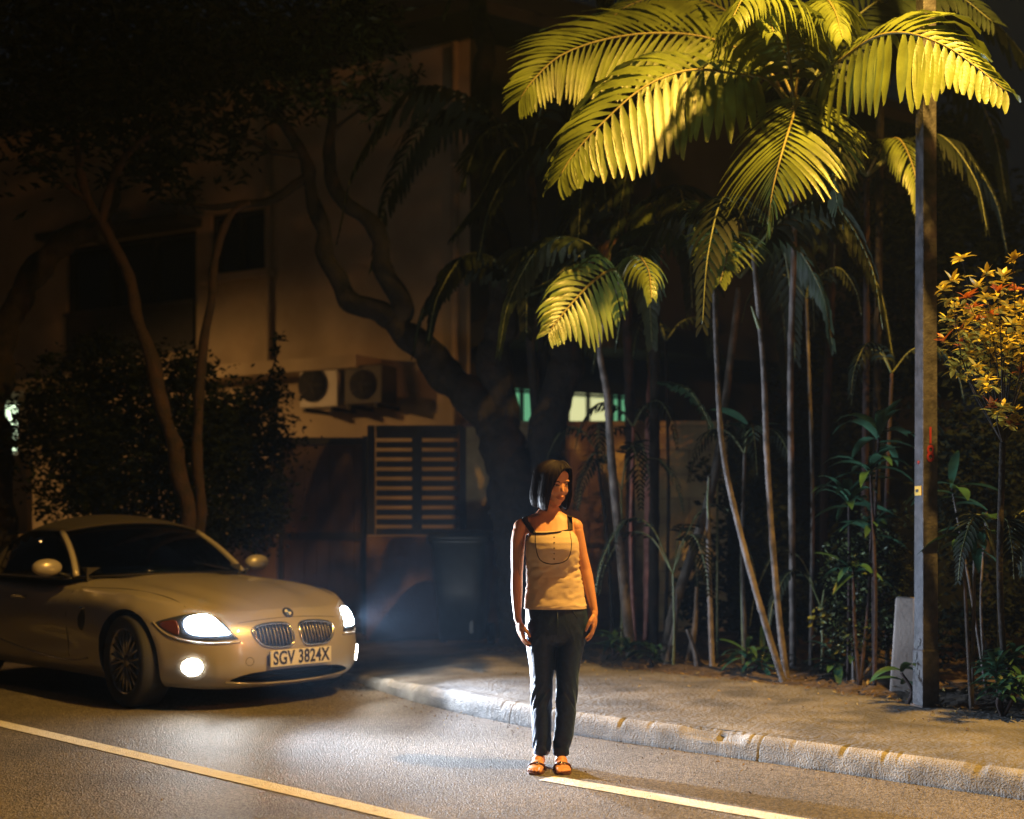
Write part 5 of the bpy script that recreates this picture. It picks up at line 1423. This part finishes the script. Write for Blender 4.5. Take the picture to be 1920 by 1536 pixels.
    he(0, -.012, .030, (.071, .088, .086)); he(0, .022, -.008, (.064, .068, .074)); he(0, .030, -.052, (.047, .052, .050)); he(0, .056, -.088, (.020, .018, .016))
    for sd in (-1, 1):
        he(sd*.034, .054, -.022, (.024, .019, .026)); he(sd*.044, .012, -.060, (.018, .034, .026)); he(sd*.024, .074, .030, (.026, .012, .010)); he(sd*.0105, .082, -.027, (.0075, .008, .006)); he(sd*.070, -.008, -.010, (.008, .016, .026))
    B.tube([H(0, .080, .020), H(0, .086, .002), H(0, .094, -.014), H(0, .098, -.024)], [.0075, .0072, .0074, .0076], 10)
    he(0, .077, -.049, (.019, .012, .0070)); he(0, .076, -.058, (.017, .012, .0070)); he(0, .066, .052, (.046, .020, .034))
    me = remeshed(B, .0034, 5, .5, 'body')
    body = link_mesh('body', me, M['skin'], root)
    bmb = bmesh.new(); bmb.from_mesh(me); bvh = BVHTree.FromBMesh(bmb); bmb.free()
    # facial details laid on the skin, a hair's breadth thick
    def facept(x, z, off=.0012):
        o = H(x, .25, z); d = (H(x, 0, z) - o).normalized(); h = bvh.ray_cast(o, d)
        return (h[0] + h[1]*off) if h[0] else H(x, .09, z)
    def strip(pts, rad, name, m, flat=.5): 
        mb = MB(); mb.tube([facept(a, b) for a, b in pts], rad, 8); return mb.build(name, m, body)
    for sd in (-1, 1):
        strip([(sd*.016, .0045), (sd*.022, .0078), (sd*.031, .0092), (sd*.040, .0072), (sd*.046, .0048)], [.0012, .0022, .0026, .0022, .0012], 'upper_eyelid', M['eyedark'])
        mb = MB(); q = facept(sd*.031, .0052, -.002); mb.ellipsoid(q, (.0105, .006, .0042), Hm, 12, 8); e = mb.build('eye', mat('eyewhite', (.42, .36, .32), .3) if sd < 0 else bpy.data.materials['eyewhite'], body)
        mb = MB(); q = facept(sd*.031 + .002, .0050, .0025); mb.ellipsoid(q, (.0042, .0025, .0040), Hm, 10, 8); mb.build('iris', M['eyedark'], e)
        strip([(sd*.014, .022), (sd*.024, .0275), (sd*.036, .0275), (sd*.048, .021)], [.0018, .0026, .0022, .001], 'eyebrow', M['brow'])
    strip([(-.023, -.0545), (-.010, -.0515), (0, -.0525), (.010, -.0515), (.023, -.0545)], [.0010, .0024, .0022, .0024, .0010], 'upper_lip', M['lips'])
    strip([(-.019, -.0575), (-.008, -.0615), (0, -.0625), (.008, -.0615), (.019, -.0575)], [.0010, .0028, .0032, .0028, .0010], 'lower_lip', M['lips'])
    # ---------- hair: a chin length bob parted on her left, a dark cap under combed strands
    P0 = (.020, .025)
    def hend(ph, jit=0):
        A_ = math.degrees(math.atan2(sin(ph), cos(ph)))
        if -50 < A_ < 61:
            q_ = abs(A_ - 14) / (66 if A_ < 14 else 48); return min(.094, .096 - .22 * q_ ** 2.6)
        return -.130 + .016 * (1 - cos(ph)) * .5 + .008 * nz(ph * 2, 0, 0) + jit
    def hpos(ph, t, off=0):
        zc_, ztop, L1 = .026, .127, .58; rx, rf, rb = .089, .105, .118
        if t < L1: th = (t / L1) * pi/2; rr = sin(th); z = zc_ + (ztop - zc_) * max(0, cos(th)) ** .9
        else:
            u = (t - L1) / (1 - L1); rr = 1 + .085 * sin(u * pi * .72); z = zc_ + (-.150 - zc_) * u
        if z < -.055: rr *= 1 - .24 * ((-.055 - z) / .095) ** 1.7
        dz = .010 * exp(-(rr / .12) ** 2)
        rr2 = rr + off * 10
        x = P0[0]*(1-min(1, rr)) + sin(ph) * rx * rr2; f = P0[1]*(1-min(1, rr))*.6 + cos(ph) * (rf if cos(ph) > 0 else rb) * rr2 - .006
        return x, f, z - dz + off * (1 if t < L1 else 0)
    vs = []; fs = []; NC = 120; NR = 30
    for i in range(NC):
        ph = 2*pi*i/NC; ze = hend(ph) + .004
        for j in range(NR):
            x, f, z = hpos(ph, j / (NR - 1)); vs.append(H(x, f, max(z, ze)))
    for i in range(NC):
        i2 = (i+1) % NC
        for j in range(NR - 1): fs.append((i*NR+j, i2*NR+j, i2*NR+j+1, i*NR+j+1))
    mb = MB(); mb.add(vs, fs); hm = mb.mesh('hair')
    bm = bmesh.new(); bm.from_mesh(hm); bmesh.ops.remove_doubles(bm, verts=bm.verts, dist=.0008)
    bmesh.ops.dissolve_degenerate(bm, edges=bm.edges, dist=.0006); bmesh.ops.recalc_face_normals(bm, faces=bm.faces); bm.to_mesh(hm); bm.free()
    hair = link_mesh('hair', hm, M['hair_cap'], root)
    md = hair.modifiers.new('s', 'SOLIDIFY'); md.thickness = .0025; md.offset = -1
    mb = MB(); rn = random.Random(2)
    for k in range(2600):
        ph = rn.uniform(0, 2*pi); A_ = math.degrees(math.atan2(sin(ph), cos(ph))); fly = rn.random() < .03
        ze = hend(ph, rn.uniform(-.006, .010)); off = rn.uniform(.0000, .0042) + (.004 if fly else 0)
        wv, ph0 = rn.uniform(-.03, .03), rn.uniform(0, 6); pts = []
        t0 = rn.uniform(.02, .10)
        for q in range(13):
            t = t0 + (1 - t0) * q / 12; x, f, z = hpos(ph + wv * sin(t * 4 + ph0), t, off * min(1, .3 + t*1.2))
            if z < ze:
                if len(pts) > 1: pts.append(H(x, f, ze))
                break
            pts.append(H(x, f, z))
        if len(pts) < 3: continue
        r_ = rn.uniform(.0006, .0012); mb.tube(pts, [r_] * (len(pts) - 1) + [r_ * .3], 3, cap=False)
    mb.build('hair_strands', M['hair'], hair)

    # ---------- jeans
    J = MB()
    J.loft([((X(c), dy, Z(y)), r*s, d) for y, c, r, d, dy in ((1132, 1042.5, 55.5, .104, 0), (1150, 1044, 58.5, .112, 0), (1170, 1044, 59, .116, .004), (1188, 1043, 56, .112, .004), (1202, 1042, 48, .09, .002), (1210, 1041, 30, .05, 0))], 32, power=2.3)
    def leg(pts):
        J.loft([((X(c), .006 + dy, Z(y)), r*s, d*s) for y, c, r, d, dy in pts], 26)
    # px: row, centre, half width, half depth
    lgL = [(1160, 1015, 26, 37, .002), (1185, 1013.5, 28, 39, .002), (1215, 1014, 27, 36, .002), (1250, 1015.8, 23.5, 31, 0), (1280, 1015.8, 21, 26, -.004), (1300, 1015.2, 19.8, 23, -.004), (1320, 1015.2, 19.2, 23, 0), (1345, 1015.5, 19.4, 24, .006), (1375, 1016, 18.2, 21, .006), (1400, 1016, 16.2, 18, .008), (1416, 1015.5, 14.5, 17, .008)]
    lgR = [(1160, 1073, 26, 37, .002), (1185, 1072.5, 28.5, 39, .002), (1215, 1068.5, 26.5, 36, .002), (1250, 1064.8, 22.5, 31, 0), (1280, 1063.4, 20.8, 26, -.004), (1300, 1062.5, 19.5, 23, -.004), (1320, 1061.8, 19.2, 23, 0), (1345, 1060.5, 19.4, 24, .006), (1375, 1057.5, 18.4, 21, .006), (1400, 1053.5, 16.0, 18, .008), (1418, 1051.8, 14.6, 17, .008)]
    leg(lgL); leg(lgR)
    me = remeshed(J, .005, 14, .6, 'jeans')
    rn = random.Random(8)
    for v in me.vertices:
        x, y, z = v.co; n = v.normal
        k = exp(-((z - Z(1308)) / .075) ** 2) * 1.0 + exp(-((z - Z(1400)) / .05) ** 2) * 1.1 + exp(-((z - Z(1200)) / .05) ** 2) * .4 + .06
        sdv = -1 if x < X(1040) else 1
        f = nz(x*3 + sdv*3, y*3 + 1, z*4.2 + (x - X(1040))*6.0*sdv + y*3, 4.6)
        f = (1 - abs(f) * 3.0)
        w_ = max(-.4, f) * .0062 * k + nz(x, y, z, 26) * .0022 * k
        if z > .07: v.co = v.co + n * w_
    jn = link_mesh('jeans', me, M['denim'], root)
    mb = MB(); band = [(X(1042.5) + 57*s*cos(2*pi*k/40), .107*sin(2*pi*k/40), Z(1137)) for k in range(41)]
    mb.tube(band, .006, 6, cap=False, flat=.5); mb.build('waistband', M['denim'], jn)
    mb = MB(); mb.tube([(X(1044), -.114, Z(1146)), (X(1044), -.120, Z(1165)), (X(1043), -.117, Z(1188))], .0022, 5)
    for sd in (-1, 1): mb.tube([(X(1044) + sd*.075, -.103, Z(1142)), (X(1044) + sd*.10, -.094, Z(1156)), (X(1044) + sd*.140, -.062, Z(1162))], .0020, 5)
    mb.build('seams', M['denim'], jn)

    # ---------- sleeveless top
    rowsT = []
    tt = [(1141, 1042, 57.5, .112, 0), (1134, 1042, 57.2, .111, 0), (1120, 1041, 54.8, .104, 0), (1100, 1040, 52, .096, 0), (1082, 1038.5, 49, .091, -.003), (1064, 1037, 47.8, .092, -.008), (1046, 1036, 48, .102, -.016), (1030, 1035.5, 48.6, .113, -.022), (1018, 1035, 48.2, .112, -.021), (1008, 1035, 45.5, .105, -.016), (1001, 1035, 41.5, .098, -.012), (996.5, 1035.5, 38.5, .093, -.010)]
    NT = 96; dense = []
    for k in range(60):
        t = k / 59 * (len(tt) - 1); i = min(int(t), len(tt) - 2); u = t - i; u = u
        a, b = tt[i], tt[i+1]; dense.append([a[q] + (b[q] - a[q]) * (u*u*(3-2*u) * .5 + u * .5) for q in range(5)])
    vs = []; fs = []
    for k, (y, c, r, d, dy) in enumerate(dense):
        for j in range(NT):
            a = 2*pi*j/NT; ca, sa = cos(a), sin(a); pw = 2/2.25
            x = X(c) + r*s * abs(ca)**pw * (1 if ca > 0 else -1); yy = dy + d * abs(sa)**pw * (1 if sa > 0 else -1); z = Z(y)
            f = nz(x*3 + z*5, yy*1.5, z*9 - x*4, 4.2); fold = max(-.7, 1 - abs(f)*3.4) * .0050 * (interp(y, [1000, 1030, 1060, 1100, 1141], [.0, .25, 1, .8, .35]))
            fold += nz(x, yy, z, 22) * .0015
            nrm = V((ca / r, sa / (d/s), 0)).normalized()
            hem = .004 if k < 2 else 0
            vs.append((x + nrm.x*(fold + .0012 + hem*.3), yy + nrm.y*(fold + .0012), z))
    for k in range(59):
        for j in range(NT): j2 = (j+1) % NT; fs.append((k*NT+j, k*NT+j2, (k+1)*NT+j2, (k+1)*NT+j))
    mb = MB(); mb.add(vs, fs); tm = mb.mesh('top')
    topo = link_mesh('sleeveless_top', tm, M['top'], root); md = topo.modifiers.new('s', 'SOLIDIFY'); md.thickness = .003; md.offset = 1
    bt = bmesh.new(); bt.from_mesh(tm); bvt = BVHTree.FromBMesh(bt); bt.free()
    def frontpt(px, py, off=.004, both=False):
        o = V((X(px), -1, Z(py))); h = bvt.ray_cast(o, V((0, 1, 0))); hb = bvh.ray_cast(o, V((0, 1, 0)))
        c = [q[0] for q in (h, hb) if q[0] is not None]
        if not c: return V((X(px), -.05, Z(py)))
        y = min(q.y for q in c); return V((X(px), y - off, Z(py)))
    def piping(pts, r, name, n=40, off=.003, m='piping'):
        c = catmull([V((a, b, 0)) for a, b in pts], n); mb = MB(); mb.tube([frontpt(q.x, q.y, off) for q in c], r, 6); return mb.build(name, M[m], topo)
    piping([(1003.5, 1001), (1003.8, 1022), (1008, 1042), (1016, 1052), (1028, 1056), (1042, 1056), (1057, 1051.5), (1066, 1041), (1069.5, 1020), (1066.5, 994)], .0026, 'bib_piping', 70)
    piping([(1000, 1000), (1020, 1000), (1045, 997.5), (1072, 992)], .0048, 'neckline_band', 30, .005)
    def strap(pts, wpx, back):
        c = catmull([V((a, b, 0)) for a, b in pts], 22); rw = []
        for k, q in enumerate(c):
            l, r_ = frontpt(q.x - wpx/2, q.y, .004), frontpt(q.x + wpx/2, q.y, .004)
            rw.append((l, r_))
        # over the shoulder and down the back
        l, r_ = rw[-1]
        for dy_ in (.012, .028, .045, .062, .078):
            pr = []
            for e_ in (l, r_):
                h = bvh.ray_cast(V((e_.x, e_.y + dy_, 1.45)), V((0, 0, -1))); pr.append((h[0] + V((0, 0, .003))) if h[0] is not None and abs(h[0].z - e_.z) < .06 else V((e_.x, e_.y + dy_, e_.z - .01)))
            rw.append(tuple(pr))
        mb = MB(); vs = [p for q in rw for p in (q[0], (q[0]+q[1])/2 + V((0, -.0015, 0)), q[1])]
        mb.add(vs, [f for k in range(len(rw)-1) for f in ((3*k, 3*k+1, 3*k+4, 3*k+3), (3*k+1, 3*k+2, 3*k+5, 3*k+4))])
        o = mb.build('shoulder_strap', M['piping'], topo); md = o.modifiers.new('s', 'SOLIDIFY'); md.thickness = .003; md.offset = 0
    strap([(1000, 1000), (995, 992), (989, 983), (984.5, 976)], 10.5, 0)
    strap([(1068.5, 994), (1068.3, 982), (1068, 974), (1067.8, 968.5)], 9, 0)
    # tucks and buttons down the middle of the bib
    mb = MB()
    for k in range(9):
        px = 1009 + k * 3.1 + (18 if k > 5 else 0) * 0 ; 
        mb.tube([frontpt(px, 1003 + q*(1048 if 1014 < px < 1055 else 1036)/1000 * 0 + q * (44 if 1014 < px < 1060 else 30) / 8, .0022) for q in range(9)], .0009, 5)
    for k in range(9):
        px = 1042 + k * 2.8
        mb.tube([frontpt(px, 999 + q * (48 if px < 1058 else 38) / 8, .0022) for q in range(9)], .0009, 5)
    mb.build('pin_tucks', M['top'], topo)
    for k in range(5):
        mb = MB(); q = frontpt(1037.5, 1007 + k*10, .004); mb.ellipsoid(q, (.0035, .002, .0035), n=10, k=6); mb.build('button', M['piping'], topo)
    # ---------- sandals
    for pt, sd in ((fL, -1), (fR, 1)):
        mb = MB(); out = [(-.065, 0), (-.05, .026), (0, .030), (.06, .034), (.12, .042), (.165, .042), (.195, .030), (.205, 0)]
        loop = [pt(f, l, 0) for f, l in out] + [pt(f, -l, 0) for f, l in out[-2:0:-1]]; K = len(loop)
        mb.add([p + V((0, 0, .001)) for p in loop] + [p + V((0, 0, .010)) for p in loop], [tuple(range(K)), tuple(range(2*K-1, K-1, -1))] + [(i, (i+1) % K, K+(i+1) % K, K+i) for i in range(K)])
        sh = mb.build('sandal', M['sandal'], root, smooth=False)
        mb = MB(); mb.tube(catmull([pt(.10, -.043, .006), pt(.112, -.034, .036), pt(.118, 0, .046), pt(.112, .034, .036), pt(.10, .043, .006)], 18), .007, 8, flat=.5); mb.build('strap', M['sandal'], sh)
        mb = MB(); mb.ellipsoid(pt(.128, -.008*sd, .048), (.010, .008, .009), n=12, k=8); mb.ellipsoid(pt(.130, .010, .045), (.006, .006, .006), n=10, k=8); mb.build('bead', M['bead'], sh)
woman()
# ------------------------------------------------------------------ haze added for lamp glow and lifted blacks
def haze():
    mb = MB(); mb.box((2, 8, 5.2), (48, 44, 12.4)); o = mb.build('haze', [], smooth=False); tag(o, kind='stuff', label='thin blue haze added over the whole street for lamp glow', cat='haze')
    m = bpy.data.materials.new('haze'); m.use_nodes = True; nt = m.node_tree; nt.nodes.remove(nt.nodes['Principled BSDF'])
    v = nt.nodes.new('ShaderNodeVolumePrincipled'); v.inputs['Color'].default_value = (.5, .72, 1.0, 1); v.inputs['Density'].default_value = .0009; v.inputs['Anisotropy'].default_value = .45
    nt.links.new(v.outputs[0], nt.nodes['Material Output'].inputs['Volume']); o.data.materials.append(m)
    S.cycles.volume_bounces = 0
haze()
